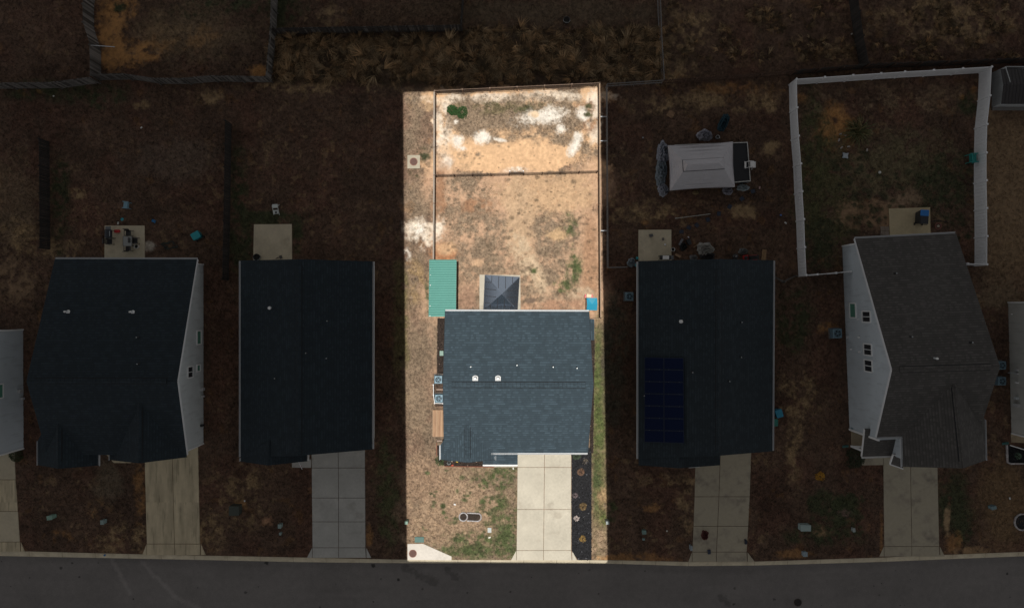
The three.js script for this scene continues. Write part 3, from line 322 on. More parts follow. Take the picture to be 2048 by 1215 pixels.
{ // ---- middle house, blue-grey roof, in the sunlit lot
  const h = thing('house', 'blue-grey shingled house in the sunlit middle lot', 'house', P(1035, 765), 'houses along the street');
  const A = P(890.5, 622, 2.7), B = P(1178, 623, 2.7), C = P(1175.5, 905, 2.9), D = P(888.2, 905, 2.9), R1 = P(886.5, 769, 5.5), R2 = P(1186.3, 770, 5.5);
  gable(h, shingleBlue, A, B, C, D, R1, R2, { trim: shingleSlate, vent: [0.055, 0.95] });
  const N = [A, B, R2], S = [D, C, R2];
  // front wing, porch roof, side bay roof
  const w1 = P(881.3, 884, 2.72), w2 = P(881.3, 918, 2.72), w3 = P(989, 918, 2.72), w4 = P(989, 884, 2.72), wr0 = P(935, 812, 3.98), wr1 = P(935.3, 924, 3.98);
  gable(h, shingleBlue, P(881.3, 889, 2.72), w2, w3, P(989, 880, 2.72), wr0, wr1, { r1: false, trim: shingleSlate, vent: [0.14, 0.93] });
  const p1 = P(965.5, 928.5, 2.45), p2 = P(1035.3, 928.5, 2.45), p3 = P(1035.3, 899, 2.9), p4 = P(965.5, 899, 2.9); part('porch_roof', shingles([p1, p2, p3, p4]), shingleBlue, h); part('gutter', gutter(p1, p2, Z), white, h);
  part('porch_post', [bar(gp(p2.x - 0.25, p2.z - 0.25), V(p2.x - 0.25, 2.35, p2.z - 0.25), 0.14)], white, h);
  const b1 = P(1188.5, 680, 2.2), b2 = P(1188.5, 638, 2.2), b3 = P(1172, 638, 2.6), b4 = P(1172, 680, 2.6); part('bay_roof', shingles([b1, b2, b3, b4]), shingleBlue, h);
  const xw = A.x + 0.3, xe = B.x - 0.3, zn = A.z + 0.35, zs = C.z - 0.4, zr = R1.z, dy = 0.22;
  wall(h, sidingGrey, [gp(xw, zn), gp(xe, zn), gp(xe, zn, 2.66), gp(xw, zn, 2.66)], nZ); wall(h, sidingGrey, [gp(xw, zs), gp(xe, zs), gp(xe, zs, 2.85), gp(xw, zs, 2.85)], Z);
  for (const [x, o] of [[xw, nX], [xe, X]]) wall(h, sidingGrey, [gp(x, zn), gp(x, zs), gp(x, zs, 2.82), gp(x, zr, 5.25), gp(x, zn, 2.65)], o);
  wall(h, sidingGrey, [gp(w2.x + 0.3, w2.z - 0.4), gp(w3.x - 0.3, w2.z - 0.4), gp(w3.x - 0.3, w2.z - 0.4, 2.6), gp(wr1.x, w2.z - 0.4, 3.75), gp(w2.x + 0.3, w2.z - 0.4, 2.6)], Z); wall(h, sidingGrey, [gp(w2.x + 0.3, w1.z), gp(w2.x + 0.3, w2.z - 0.4), gp(w2.x + 0.3, w2.z - 0.4, 2.6), gp(w2.x + 0.3, w1.z, 2.6)], nX);
  wall(h, sidingGrey, [gp(b1.x - 0.2, b2.z + 0.1), gp(b1.x - 0.2, b1.z - 0.1), gp(b1.x - 0.2, b1.z - 0.1, 2.1), gp(b1.x - 0.2, b2.z + 0.1, 2.1)], X);
  for (const [x, y] of [[942, 732.6], [1034, 729.5], [1106, 733], [1153.5, 735.3]]) pipe(h, N, x, y);
  roofVent(h, N, 950.5, 756); roofVent(h, N, 996, 756);
  for (const [px, py] of [[880.5, 778.5], [881.5, 881]]) { const p = P(px, py, 0.1); part('downspout', [bar(p.clone().add(V(-0.35, 0, 0)), p.clone().add(V(0.35, 0.02, 0)), 0.11, 0.09), bar(V(xw - 0.06, 0.1, p.z), V(xw - 0.06, 2.5, p.z), 0.08, 0.1)], M([0.36, 0.25, 0.19], 0.6), h); }
}
{ // ---- second house from the left in view, roof colour dimmed, gable to the road
  const h = thing('house', 'dimmed-roof house with its ridge running to the road, left of the sunlit lot', 'house', P(613, 715), 'houses along the street');
  const A = P(481, 921, 2.7), B = P(481, 521.5, 2.7), C = P(745, 523, 2.7), D = P(744, 897.5, 2.7), R1 = P(597.3, 910, 4.9), R2 = P(597.6, 519, 4.9); A.z = D.z + 0.7;
  gable(h, shingleDimBlue, A, B, C, D, R1, R2, { trim: shingleDimBlue, vent: [0.01, 0.97] });
  gable(h, shingleDimBlue, P(481.5, 915, 2.62), P(481.5, 921.5, 2.62), P(613.5, 921, 2.62), P(613.5, 890, 2.62), P(538, 880, 3.9), P(536, 929.5, 3.9), { r1: false, g2: false, trim: shingleDimBlue, vent: null }); part('gutter', gutter(P(613.8, 921, 2.5), P(613.8, 909, 2.5), X), white, h);
  const xw = B.x + 0.35, xe = C.x - 0.35, zn = B.z + 0.3, zs = D.z - 0.3;
  for (const [x, o] of [[xw, nX], [xe, X]]) wall(h, sidingTan, [gp(x, zn), gp(x, zs), gp(x, zs, 2.6), gp(x, zn, 2.6)], o);
  for (const [z, o] of [[zn, nZ], [zs, Z]]) wall(h, sidingTan, [gp(xw, z), gp(xe, z), gp(xe, z, 2.6), gp(R1.x, z, 4.65), gp(xw, z, 2.6)], o);
  wall(h, sidingTan, [gp(xw, zs + 0.9), gp(-18.4, zs + 0.9), gp(-18.4, zs + 0.9, 2.5), gp(-21.2, zs + 0.9, 3.6), gp(xw, zs + 0.9, 2.5)], Z);
  const W = [A, B, R2], E = [C, D, R2]; for (const [x, y] of [[655, 641.5], [612.5, 705.5], [653.6, 716]]) pipe(h, E, x, y, 0.04, 0.25); pipe(h, W, 550.5, 756, 0.04, 0.25); { const p = onPlane(W, 541.5, 615.5); const f = part('flue_vent', [cyl(p.clone().add(V(0, -0.1, 0)), p.clone().add(V(0, 0.35, 0)), 0.09, 12)], ventMetal, h); part('flue_cap', cyl(p.clone().add(V(0, 0.36, 0)), p.clone().add(V(0, 0.46, 0)), 0.14, 16, 0.12), white, f); }
}
{ // ---- house with two front gables and a pale east wall
  const h = thing('house', 'wide dimmed-roof house with two front gables and a pale wall facing the road fence gap', 'house', P(230, 715), 'houses along the street'); h.userData.label = 'wide dimmed-roof house with two front gables and a tall pale side wall';
  const A = P(109, 518, 2.5), B = P(393.6, 518.5, 2.5), C = P(373, 909, 3.5), D = P(80, 895, 3.5), R1 = P(52, 762, 5.95), R2 = P(354, 762, 5.95); D.x = A.x; D.z = C.z; 
  gable(h, shingleDimBlue, A, B, C, D, R1, R2, { g2: false, r1: false, vent: [0.05, 0.93] });
  gable(h, shingleDimBlue, P(75.5, 880, 2.9), P(75.5, 928.5, 2.9), P(195.3, 929.5, 2.9), P(195.3, 880, 2.9), P(117, 800, 4.5), P(116.5, 936, 4.5), { r1: false, vent: [0.15, 0.9], trim: shingleDimBlue });
  gable(h, shingleDimBlue, P(219.5, 880, 3.0), P(219.5, 918.5, 3.0), P(372.8, 913, 3.4), P(372.8, 880, 3.4), P(279, 768, 5.2), P(277.5, 925, 5.2), { r1: false, g2: false, vent: [0.1, 0.98], trim: shingleDimBlue });
  part('gutter', gutter(P(196, 901, 3.0), P(219, 901, 3.0), Z), white, h); part('downspout', bar(V(-36.4, 0.9, 12.9), V(-35.6, 2.7, 12.6), 0.12), white, h);
  const a = P(406.5, 529), b = P(407, 890), xe = a.x, xw = A.x + 0.4, zn = a.z, zs = C.z - 0.25;
  wall(h, sidingGrey, [gp(xe, zn), gp(xe, zs), gp(xe, zs, 3.32), gp(xe, R2.z, 5.7), gp(xe, zn, 2.4)], X); wall(h, sidingGrey, [gp(xw, zn), gp(xw, zs), gp(xw, zs, 3.32), gp(xw, R1.z, 5.7), gp(xw, zn, 2.4)], nX);
  wall(h, sidingGrey, [gp(xw, zn), gp(xe - 0.17, zn), gp(xe - 0.17, zn, 2.4), gp(xw, zn, 2.4)], nZ); wall(h, sidingGrey, [gp(xw, zs), gp(xe - 0.17, zs), gp(xe - 0.17, zs, 3.0), gp(xw, zs, 3.0)], Z); for (const q of [bar(gp(xe + 0.01, zn), gp(xe + 0.01, zn, 2.45), 0.1), bar(gp(xe + 0.01, zs), gp(xe + 0.01, zs, 3.3), 0.1)]) part('corner_trim', q, white, h);
  windowOn(h, a, gp(xe, zs), 392.5, 400.8, 661, 688, glassGreen, X, false); windowOn(h, a, gp(xe, zs), 374, 384.5, 732.5, 755, glassDark, X); windowOn(h, a, gp(xe, zs), 392.5, 399, 729, 742, glassGreen, X, false);
  utility(h, a, b, 402, 778, X, 0.32, 0.45); utility(h, a, b, 404, 792, X, 0.2, 0.3); utility(h, a, b, 402, 850, X, 0.25, 0.4, glassDark);
  const N = [A, B, R2]; for (const [x, y] of [[136, 623], [265.5, 623.5]]) roofVent(h, N, x, y, 0.28); pipe(h, N, 276, 674); pipe(h, N, 277.5, 727);
}
{ // ---- house with solar panels
  const h = thing('house', 'dimmed-roof house with solar panels, right of the sunlit lot', 'house', P(1412, 715), 'houses along the street');
  const A = P(1277, 929, 2.7), B = P(1277, 522.7, 2.7), C = P(1547, 521, 2.7), D = P(1545, 901, 2.7), R1 = P(1437, 910, 5.6), R2 = P(1438.5, 518.5, 5.6); A.z = D.z + 0.7;
  gable(h, shingleDimGrey, A, B, C, D, R1, R2, { trim: shingleDimGrey, vent: [0.03, 0.95] });
  gable(h, shingleDimGrey, P(1277.5, 915, 2.62), P(1277.5, 929, 2.62), P(1440, 929, 2.62), P(1440, 890, 2.62), P(1358, 880, 4.2), P(1358, 935, 4.2), { r1: false, g1: false, g2: false, trim: shingleDimGrey, vent: null });
  part('gutter', [...gutter(P(1378, 932, 2.6), P(1400, 930.5, 2.6), Z), ...gutter(P(1400, 930.5, 2.6), P(1408, 918.5, 2.6), X), ...gutter(P(1408, 918.5, 2.6), P(1440, 914.5, 2.6), Z)], white, h);
  const xw = B.x + 0.35, xe = C.x - 0.35, zn = B.z + 0.3, zs = D.z - 0.3;
  for (const [x, o] of [[xw, nX], [xe, X]]) wall(h, sidingTan, [gp(x, zn), gp(x, zs), gp(x, zs, 2.6), gp(x, zn, 2.6)], o);
  for (const [z, o] of [[zn, nZ], [zs, Z]]) wall(h, sidingTan, [gp(xw, z), gp(xe, z), gp(xe, z, 2.6), gp(R1.x, z, 5.3), gp(xw, z, 2.6)], o);
  const W = [A, B, R2], E = [C, D, R2]; for (const [x, y] of [[1482, 644], [1481, 713.5], [1457.5, 761.5]]) pipe(h, E, x, y); pipe(h, W, 1384, 744); pipe(h, W, 1287.5, 790, 0.04); roofVent(h, W, 1362, 642.5, 0.28);
  // panels
  const s = thing('solar_array', 'two columns of dark blue solar panels on the dimmed roof', 'solar panels', onPlane(W, 1328, 800)); const n = newell(W); if (n.y < 0) n.negate();
  const q = [[1290, 713.5], [1368, 715], [1369.5, 885.5], [1289.5, 883]].map(([x, y]) => onPlane(W, x, y).addScaledVector(n, 0.14)), at = (u, v) => lerp3(lerp3(q[0], q[1], u), lerp3(q[3], q[2], u), v), pan = new THREE.MeshPhysicalMaterial({ color: col([0.005, 0.011, 0.04]), roughness: 0.2, specularIntensity: 0.25, side: THREE.DoubleSide }), fr = M([0.009, 0.018, 0.045], 0.6);
  for (let c = 0; c < 2; c++) for (let r = 0; r < 7; r++) { const e = 0.008, u0 = c / 2 + e, u1 = (c + 1) / 2 - e, v0 = r / 7 + e * 0.5, v1 = (r + 1) / 7 - e * 0.5, k = [at(u0, v0), at(u1, v0), at(u1, v1), at(u0, v1)], m = part('solar_panel', prism(k, 0.035, n), pan, s); part('frame', k.map((a, i) => bar(a, k[(i + 1) % 4], 0.035, 0.04)), fr, m); }
  part('mounting_rail', [0.12, 0.38, 0.62, 0.88].map((u) => bar(at(u, 0.005).addScaledVector(n, -0.09), at(u, 0.995).addScaledVector(n, -0.09), 0.05, 0.05)), ventMetal, s);
}
{ // ---- brown-roofed house at the right
  const h = thing('house', 'tall house with a brown-grey roof and a windowed pale side wall, inside the white fence end', 'house', P(1830, 700), 'houses along the street'); h.userData.label = 'tall brown-grey roofed house with four windows in its pale side wall';
  const A = P(1710.5, 477, 2.9), B = P(1912, 466.6, 2.9), C = P(1957, 866, 5.15), D = P(1754, 874, 5.15), R1 = P(1785, 739, 7.85), R2 = P(2000, 733, 7.85);
  gable(h, shingleBrown, A, B, C, D, R1, R2, { vent: [0.07, 0.92], trim2: shingleBrown });
  const e1 = P(1804.5, 860, 5.12), e2 = P(1806.5, 932, 5.12), e3 = P(1972, 919, 5.12), e4 = P(1970, 838, 5.12), r0 = P(1908, 752, 7.3), r1 = P(1927, 935, 7.3);
  gable(h, shingleBrown, e1, e2, e3, e4, r0, r1, { r1: false, vent: [0.12, 0.93], trim: shingleBrown });
  const a = P(1685, 492), b = P(1699.5, 858), d = b.clone().sub(a).normalize(), out = V(d.z, 0, -d.x); if (out.x > 0) out.negate();
  const along_ = (p) => a.clone().addScaledVector(d, p.clone().sub(a).dot(d)), pr = along_(R1);
  wall(h, sidingCool, [a, b, b.clone().setY(4.95), pr.clone().setY(7.6), a.clone().setY(2.75)], out); const a2 = a.clone().add(V(8.0, 0, -0.35)), b2 = b.clone().add(V(7.8, 0, -0.35)); wall(h, sidingCool, [a2, b2, b2.clone().setY(4.95), along_(R1).add(V(7.9, 0, -0.3)).setY(7.5), a2.clone().setY(2.75)], X);
  wall(h, sidingCool, [a, a2, a2.clone().setY(2.75), a.clone().setY(2.75)], nZ); wall(h, sidingCool, [b, b2, b2.clone().setY(4.9), b.clone().setY(4.9)], Z);
  for (const q of [bar(a, a.clone().setY(2.8), 0.12), bar(b, b.clone().setY(4.95), 0.16)]) part('corner_trim', q, white, h);
  { const g0 = V(e2.x + 0.35, 0, e1.z), g1 = V(e2.x + 0.42, 0, e2.z - 0.4), g2 = V(e3.x - 0.35, 0, e2.z - 0.6); wall(h, sidingCool, [g0, g1, g1.clone().setY(5.0), g0.clone().setY(5.0)], nX); wall(h, sidingCool, [g1, g2, g2.clone().setY(5), V(r1.x, 7.0, e2.z - 0.5), g1.clone().setY(5)], Z); wall(h, sidingCool, [g2, V(e4.x - 0.35, 0, e4.z), V(e4.x - 0.35, 5, e4.z), g2.clone().setY(5)], X); }
  const gl = [[1701, 1713, 606, 635, glassGreen, false], [1726, 1742.5, 622, 644, glassDark, true], [1729, 1745, 687.5, 710, glassDark, true], [1730.3, 1746, 719.5, 743, glassDark, true]]; for (const [x0, x1, y0, y1, g, m] of gl) windowOn(h, a, b, x0, x1, y0, y1, g, out, m);
  for (const [x, y] of [[1719, 638], [1720, 674], [1721, 703.5], [1704, 698]]) utility(h, a, b, x, y, out, 0.16, 0.16, white); utility(h, a, b, 1698, 674, out, 0.3, 0.12);
  const N = [A, B, R2]; for (const [x, y] of [[1789, 546.5], [1820, 672.5], [1940, 684]]) pipe(h, N, x, y, 0.05, 0.4); roofVent(h, N, 1868, 716, 0.3); { const p = onPlane(N, 1874, 719.5); }
  // porch
  const q1 = P(1725, 913, 2.7), q2 = P(1786, 910.5, 2.7), q3 = P(1800, 862, 3.7), q4 = P(1731, 858, 3.7); part('porch_roof', shingles([q1, q2, q3, q4]), shingleBrown, h); part('gutter', [...gutter(q1, q2, Z)], white, h); part('rake_trim', [rakeTrim(q1, q4, nX)], white, h);
  for (const [x, y] of [[1701.5, 891], [1723, 902]]) { const p = P(x, y); } { const p = P(1703, 891.5); part('porch_post', bar(p.clone(), p.clone().setY(2.6), 0.16), white, h); const rl = part('porch_railing', [bar(P(1702, 891.5, 0.95), P(1724, 892.5, 0.95), 0.08, 0.06), bar(P(1702, 891.5, 0.25), P(1724, 892.5, 0.25), 0.06, 0.06)], white, h); const bs = []; for (let i = 0; i < 9; i++) { const t = lerp3(P(1702, 891.5, 0.25), P(1724, 892.5, 0.25), i / 8); bs.push(bar(t, t.clone().setY(0.95), 0.04)); } part('baluster', bs, white, rl); }
  const k1 = P(1780, 928, 2.6), k2 = P(1806.5, 937, 2.6), k3 = P(1806, 914, 3.3), k4 = P(1786.5, 908.5, 3.3); part('garage_eave_roof', shingles([k1, k2, k3, k4]), shingleBrown, h); part('eave_trim', [bar(k1, k2, 0.1, 0.14), bar(k1, k4, 0.08, 0.14), bar(k4, k3, 0.08, 0.12)], white, h);
}
{ // ---- far left house: only its east wall reaches into view
  const h = thing('house', 'house cut off by the left edge, only its pale wall showing', 'house', P(-120, 780), 'houses along the street'); const a = P(45.5, 659), b = P(46.5, 896), xw = a.x - 12.5;
  wall(h, sidingCool, [a, b, b.clone().setY(3.2), V(a.x, 6.6, 7.0), a.clone().setY(3.2)], X); wall(h, sidingCool, [gp(xw, a.z), gp(xw, b.z), gp(xw, b.z, 3.2), gp(xw, 7, 6.6), gp(xw, a.z, 3.2)], nX); wall(h, sidingCool, [gp(xw, a.z), a, a.clone().setY(3.2), gp(xw, a.z, 3.2)], nZ); wall(h, sidingCool, [gp(xw, b.z), b, b.clone().setY(3.2), gp(xw, b.z, 3.2)], Z);
  gable(h, shingleBrown, gp(xw - 0.3, a.z - 0.4, 3.2), gp(a.x + 0.1, a.z - 0.4, 3.2), gp(a.x + 0.1, b.z + 0.4, 3.2), gp(xw - 0.3, b.z + 0.4, 3.2), gp(xw - 0.3, 7, 6.85), gp(a.x + 0.1, 7, 6.85), {});
  for (const q of [bar(a, a.clone().setY(3.2), 0.13), bar(b, b.clone().setY(3.2), 0.13)]) part('corner_trim', q, white, h); windowOn(h, a, b, -8, 4.5, 768, 796, glassGreen, X, false); utility(h, a, b, 37, 782, X, 0.35, 0.5); utility(h, a, b, 42, 797, X, 0.25, 0.35);
}
{ // ---- far right house
  const h = thing('house', 'house cut off by the right edge, only its tan-grey wall showing', 'house', P(2160, 735), 'houses along the street'); const a = P(2017, 604.5), b = P(2023.5, 866), xe = a.x + 12.5;
  wall(h, sidingTan, [a, b, b.clone().setY(4.2), V(a.x + 0.15, 6.8, 6), a.clone().setY(4.2)], nX); wall(h, sidingTan, [gp(xe, a.z), gp(xe, b.z), gp(xe, b.z, 4.2), gp(xe, 6, 6.8), gp(xe, a.z, 4.2)], X); wall(h, sidingTan, [a, gp(xe, a.z), gp(xe, a.z, 4.2), a.clone().setY(4.2)], nZ); wall(h, sidingTan, [b, gp(xe, b.z), gp(xe, b.z, 4.2), b.clone().setY(4.2)], Z);
  gable(h, shingleBrown, gp(a.x - 0.1, a.z - 0.4, 4.2), gp(xe + 0.3, a.z - 0.4, 4.2), gp(xe + 0.3, b.z + 0.4, 4.2), gp(a.x - 0.1, b.z + 0.4, 4.2), gp(a.x - 0.1, 6, 7), gp(xe + 0.3, 6, 7), {});
  for (const q of [bar(a, a.clone().setY(4.2), 0.13), bar(b, b.clone().setY(4.2), 0.13)]) part('corner_trim', q, white, h); for (const [x, y, w, q, m] of [[2036, 740, 0.22, 0.3, pipeGrey], [2036, 747, 0.22, 0.3, pipeGrey], [2036, 765, 0.18, 0.25, white], [2036, 796, 0.3, 0.35, ventMetal], [2037, 810, 0.4, 0.65, pipeGrey], [2026, 628, 0.12, 0.12, white]]) utility(h, a, b, x, y, nX, w, q, m); part('conduit', [bar(onWall(a, b, 2012, 745).add(V(-0.2, 0, 0)), onWall(a, b, 2034, 745).add(V(-0.05, 0, 0)), 0.08)], ventMetal, h);
  part('porch_railing', [bar(P(2021, 890, 0.9), P(2070, 905, 0.9), 0.08, 0.06), bar(P(2021, 890, 0.3), P(2070, 905, 0.3), 0.06)], white, h);
}

// ---------------------------------------------------------------- fences
const woods = [[0.17, 0.165, 0.16], [0.24, 0.235, 0.23], [0.085, 0.08, 0.075], [0.32, 0.31, 0.30]].map((c) => M(c, 0.95, { map: woodMap })), brownWoods = [[0.17, 0.105, 0.075], [0.14, 0.085, 0.06], [0.20, 0.125, 0.09]].map((c) => M(c, 0.95, { map: woodMap })), paleWood = M([0.74, 0.60, 0.44], 0.9, { map: woodMap }), greyWood = M([0.62, 0.56, 0.49], 0.9, { map: woodMap }), railWoods = [M([0.44, 0.33, 0.26], 0.9, { map: woodMap }), M([0.36, 0.265, 0.205], 0.9, { map: woodMap })];
const darkWoods = [[0.045, 0.04, 0.038], [0.06, 0.054, 0.05], [0.035, 0.032, 0.03]].map((c) => M(c, 0.95, { map: woodMap }));
const boardGeo = {}; const board = (h, w = 0.135) => boardGeo[h + '_' + w] ||= (() => { const s = new THREE.Shape([[-w / 2, 0], [w / 2, 0], [w / 2, h - 0.04], [w / 2 - 0.03, h], [-w / 2 + 0.03, h], [-w / 2, h - 0.04]].map((p) => new THREE.Vector2(...p))); const g = new THREE.ExtrudeGeometry(s, { depth: 0.02, bevelEnabled: false }); g.translate(0, 0, -0.01); return g; })();
const postGeo = new THREE.BoxGeometry(0.1, 1, 0.1); postGeo.translate(0, 0.5, 0);
function picketFence(label, tops, h, mats, pitch = 0.148, w = 0.135, seed = 3) { // tops: photo points of the top edge
  const pts = tops.map(([x, y]) => P(x, y, h).setY(0)), f = thing('wood_fence', label, 'fence', pts[0].clone(), 'wooden fences between the yards'), r = rng(seed);
  for (let s = 0; s + 1 < pts.length; s++) { const a = pts[s], b = pts[s + 1], L = a.distanceTo(b), d = b.clone().sub(a).normalize(), ry = Math.atan2(-d.z, d.x), n = Math.max(1, Math.floor(L / pitch)), nv = V(-d.z, 0, d.x);
    for (let i = 0; i < n; i++) { const p = a.clone().addScaledVector(d, (i + 0.5) * L / n).setY(-0.02 - 0.05 * r()).addScaledVector(nv, 0.01 * (r() - 0.5)), m = sharedPart('board', board(h, w), mats[Math.floor(r() * mats.length)], f, p, ry + (r() - 0.5) * 0.08); m.rotation.z = (r() - 0.5) * 0.02; }
    const np = Math.max(1, Math.round(L / 2.4)); for (let i = 0; i <= np; i++) { if (i === np && s + 2 < pts.length) break; const m = sharedPart('post', postGeo, mats[0], f, lerp3(a, b, i / np).addScaledVector(nv, 0.08), ry); m.scale.y = h - 0.05; }
    for (const y of [0.25, h - 0.3]) part('rail', bar(a.clone().setY(y).addScaledVector(nv, 0.035), b.clone().setY(y).addScaledVector(nv, 0.035), 0.04, 0.09), mats[1], f); }
  return f;
}
picketFence('weathered wooden fence along the left edge of the top-left yard', [[-40, 165], [100, 163.5], [178, 153]], 1.7, woods, 0.148, 0.135, 4);
picketFence('crooked wooden fence around the orange-soil yard', [[168, -60], [163.5, 6], [164, 42], [178, 88], [178.5, 147], [245, 146], [303, 155], [365, 155], [420, 150], [530, 152], [539, 53], [542, -30]], 1.7, woods, 0.17, 0.155, 5);
picketFence('dark wooden fence along the tall grass strip', [[544, 55], [920, 48.5], [926, -30]], 1.5, [darkWoods[1], woods[2], darkWoods[0], woods[0]], 0.148, 0.13, 6);
picketFence('short dark fence run standing alone at the far left', [[76, 276], [77.5, 495]], 1.45, darkWoods, 0.148, 0.135, 7);
picketFence('dark fence run between the two left backyards', [[449, 239], [447, 380], [443.5, 558]], 1.45, darkWoods, 0.148, 0.135, 8);
picketFence('brown board fence behind the covered pool yard', [[1329, 158], [1460, 150], [1590, 140]], 1.3, brownWoods, 0.22, 0.13, 9);
picketFence('brown board fence behind the white vinyl fence', [[1592, 139], [1740, 126], [1900, 120], [2090, 113]], 1.4, [brownWoods[1], woods[2]], 0.16, 0.14, 10);
picketFence('dark fence running up between the two top-right yards', [[1739, 124], [1728, 70], [1714, -30]], 1.6, darkWoods, 0.15, 0.14, 11);
picketFence('low grey fence piece beside the solar-panel house', [[1548, 549], [1571, 562], [1596, 550]], 0.9, woods, 0.3, 0.12, 12);
// post-and-rail fence with wire around the sunlit yard
function railFence(name, label, tops, h, rails, mats, opt = {}) {
  const pts = tops.map(([x, y]) => P(x, y, h).setY(0)), f = thing(name, label, 'fence', pts[0].clone(), opt.group), r = rng(opt.seed || 2), w = opt.w || 0.10;
  for (let s = 0; s + 1 < pts.length; s++) { const a = pts[s], b = pts[s + 1], L = a.distanceTo(b), np = Math.max(1, Math.round(L / (opt.bay || 2.4)));
    for (let i = 0; i <= np; i++) { if (i === np && s + 2 < pts.length) break; const p = lerp3(a, b, i / np); part('post', opt.round ? cyl(p.clone().setY(-0.05), p.clone().setY(h + 0.05), opt.pw || 0.05, 8) : bar(p.clone().setY(-0.05), p.clone().setY(h + 0.05), opt.pw || 0.1), opt.postMat || mats[0], f); }
    for (let i = 0; i < np; i++) rails.forEach((y, k) => { const p = lerp3(a, b, i / np).setY(y + (r() - 0.5) * 0.03), q = lerp3(a, b, (i + 1) / np).setY(y + (r() - 0.5) * 0.03); if (k === 0 && opt.cap) part('cap_rail', bar(p, q, opt.capW || 0.13, 0.035), opt.cap, f); else part('rail', opt.round ? cyl(p, q, 0.035, 7) : bar(p, q, 0.035, w), mats[(i + k) % mats.length], f); });
    if (opt.wire) { const ws = [], d = b.clone().sub(a).normalize(), t = opt.wire; for (let x = 0; x < L; x += t) ws.push(bar(a.clone().addScaledVector(d, x).setY(0.03), a.clone().addScaledVector(d, x).setY(h - 0.03), 0.006)); for (let y = t; y < h - 0.05; y += t) ws.push(bar(a.clone().setY(y), b.clone().setY(y), 0.006)); const m = part('wire_mesh', ws, wireMat, f); m.userData.kind = 'stuff'; } }
  return f;
}
const wireMat = M([0.25, 0.25, 0.26], 0.5, { metalness: 0.6 });
railFence('rail_fence', 'wooden rail fence along the back of the sunlit yard', [[869.5, 181], [1199, 165.5]], 1.2, [1.18, 0.78, 0.38], railWoods, { seed: 3, wire: 0.2, group: 'rail fences of the sunlit yard' });
railFence('rail_fence', 'grey-capped rail fence along the left side of the sunlit yard', [[868.3, 183], [867.8, 350], [866.5, 519]], 1.2, [1.2, 0.75, 0.35], railWoods, { seed: 4, cap: greyWood, wire: 0.2, group: 'rail fences of the sunlit yard' });
railFence('rail_fence', 'pale-capped rail fence along the right side of the sunlit yard', [[1199.5, 166], [1200, 350], [1201.8, 635.5]], 1.2, [1.2, 0.78, 0.38], railWoods, { seed: 5, cap: M([0.66, 0.50, 0.36], 0.9, { map: woodMap }), capW: 0.09, wire: 0.2, group: 'rail fences of the sunlit yard' });
railFence('rail_fence', 'short rail fence closing the corner by the blue playhouse', [[1201.5, 636], [1179.5, 636.8]], 1.2, [1.18, 0.7, 0.3], [M([0.62, 0.46, 0.34], 0.9, { map: woodMap })], { group: 'rail fences of the sunlit yard' });
railFence('rail_fence', 'dark rail fence crossing the sunlit yard', [[871, 349], [1018, 346], [1048, 345.5], [1196, 341]], 1.15, [1.12, 0.72, 0.35], [M([0.17, 0.125, 0.105], 0.9, { map: woodMap }), M([0.23, 0.17, 0.14], 0.9, { map: woodMap })], { wire: 0.2, bay: 1.65, w: 0.08, pw: 0.08, group: 'rail fences of the sunlit yard' });
{ const g = thing('yard_gate', 'white-posted gate in the dark cross fence', 'gate', P(1032, 346)); for (const x of [1019.5, 1046.5]) part('gate_post', bar(P(x, 347.5), P(x, 347.5).setY(1.35), 0.09), white, g); for (const y of [0.2, 0.65, 1.15]) part('gate_rail', bar(P(1020, 347.5).setY(y), P(1046, 347.5).setY(y), 0.05, 0.05), railWoods[1], g); }
// dark chain link beside it
const darkMetal = M([0.19, 0.185, 0.18], 0.5, { metalness: 0.2 }), galv = M([0.5, 0.52, 0.54], 0.45, { metalness: 0.5 });
railFence('wire_fence', 'thin metal fence on the left of the covered pool yard', [[1255, 533.5], [1216.5, 534.5], [1215.5, 350], [1214.5, 167.5], [1328, 160]], 1.2, [1.2, 0.6], [darkMetal], { round: true, pw: 0.03, wire: 0.3, bay: 3 });
railFence('wire_fence', 'chain fence running up from the covered pool yard', [[1329, 158], [1324, 70], [1320, -30]], 1.2, [1.2, 0.1], [darkMetal], { round: true, pw: 0.035, wire: 0.22, bay: 3 });
for (const [y, l] of [[233, 'pale pipe stub nearest the back bridging two fences'], [281.5, 'pale pipe stub bridging two fences level with the white sand'], [461, 'pale pipe stub bridging two fences beside the reddish soil']]) solo('brace_pipe', l, 'pipe', [cyl(P(1201, y, 1.1), P(1214.5, y, 1.1), 0.05, 8), cyl(P(1211, y, 0).add(V(0.1, 0, 0)), P(1213.5, y, 1.1), 0.04, 8)], galv, P(1208, y), 'pipe stubs between the fences');
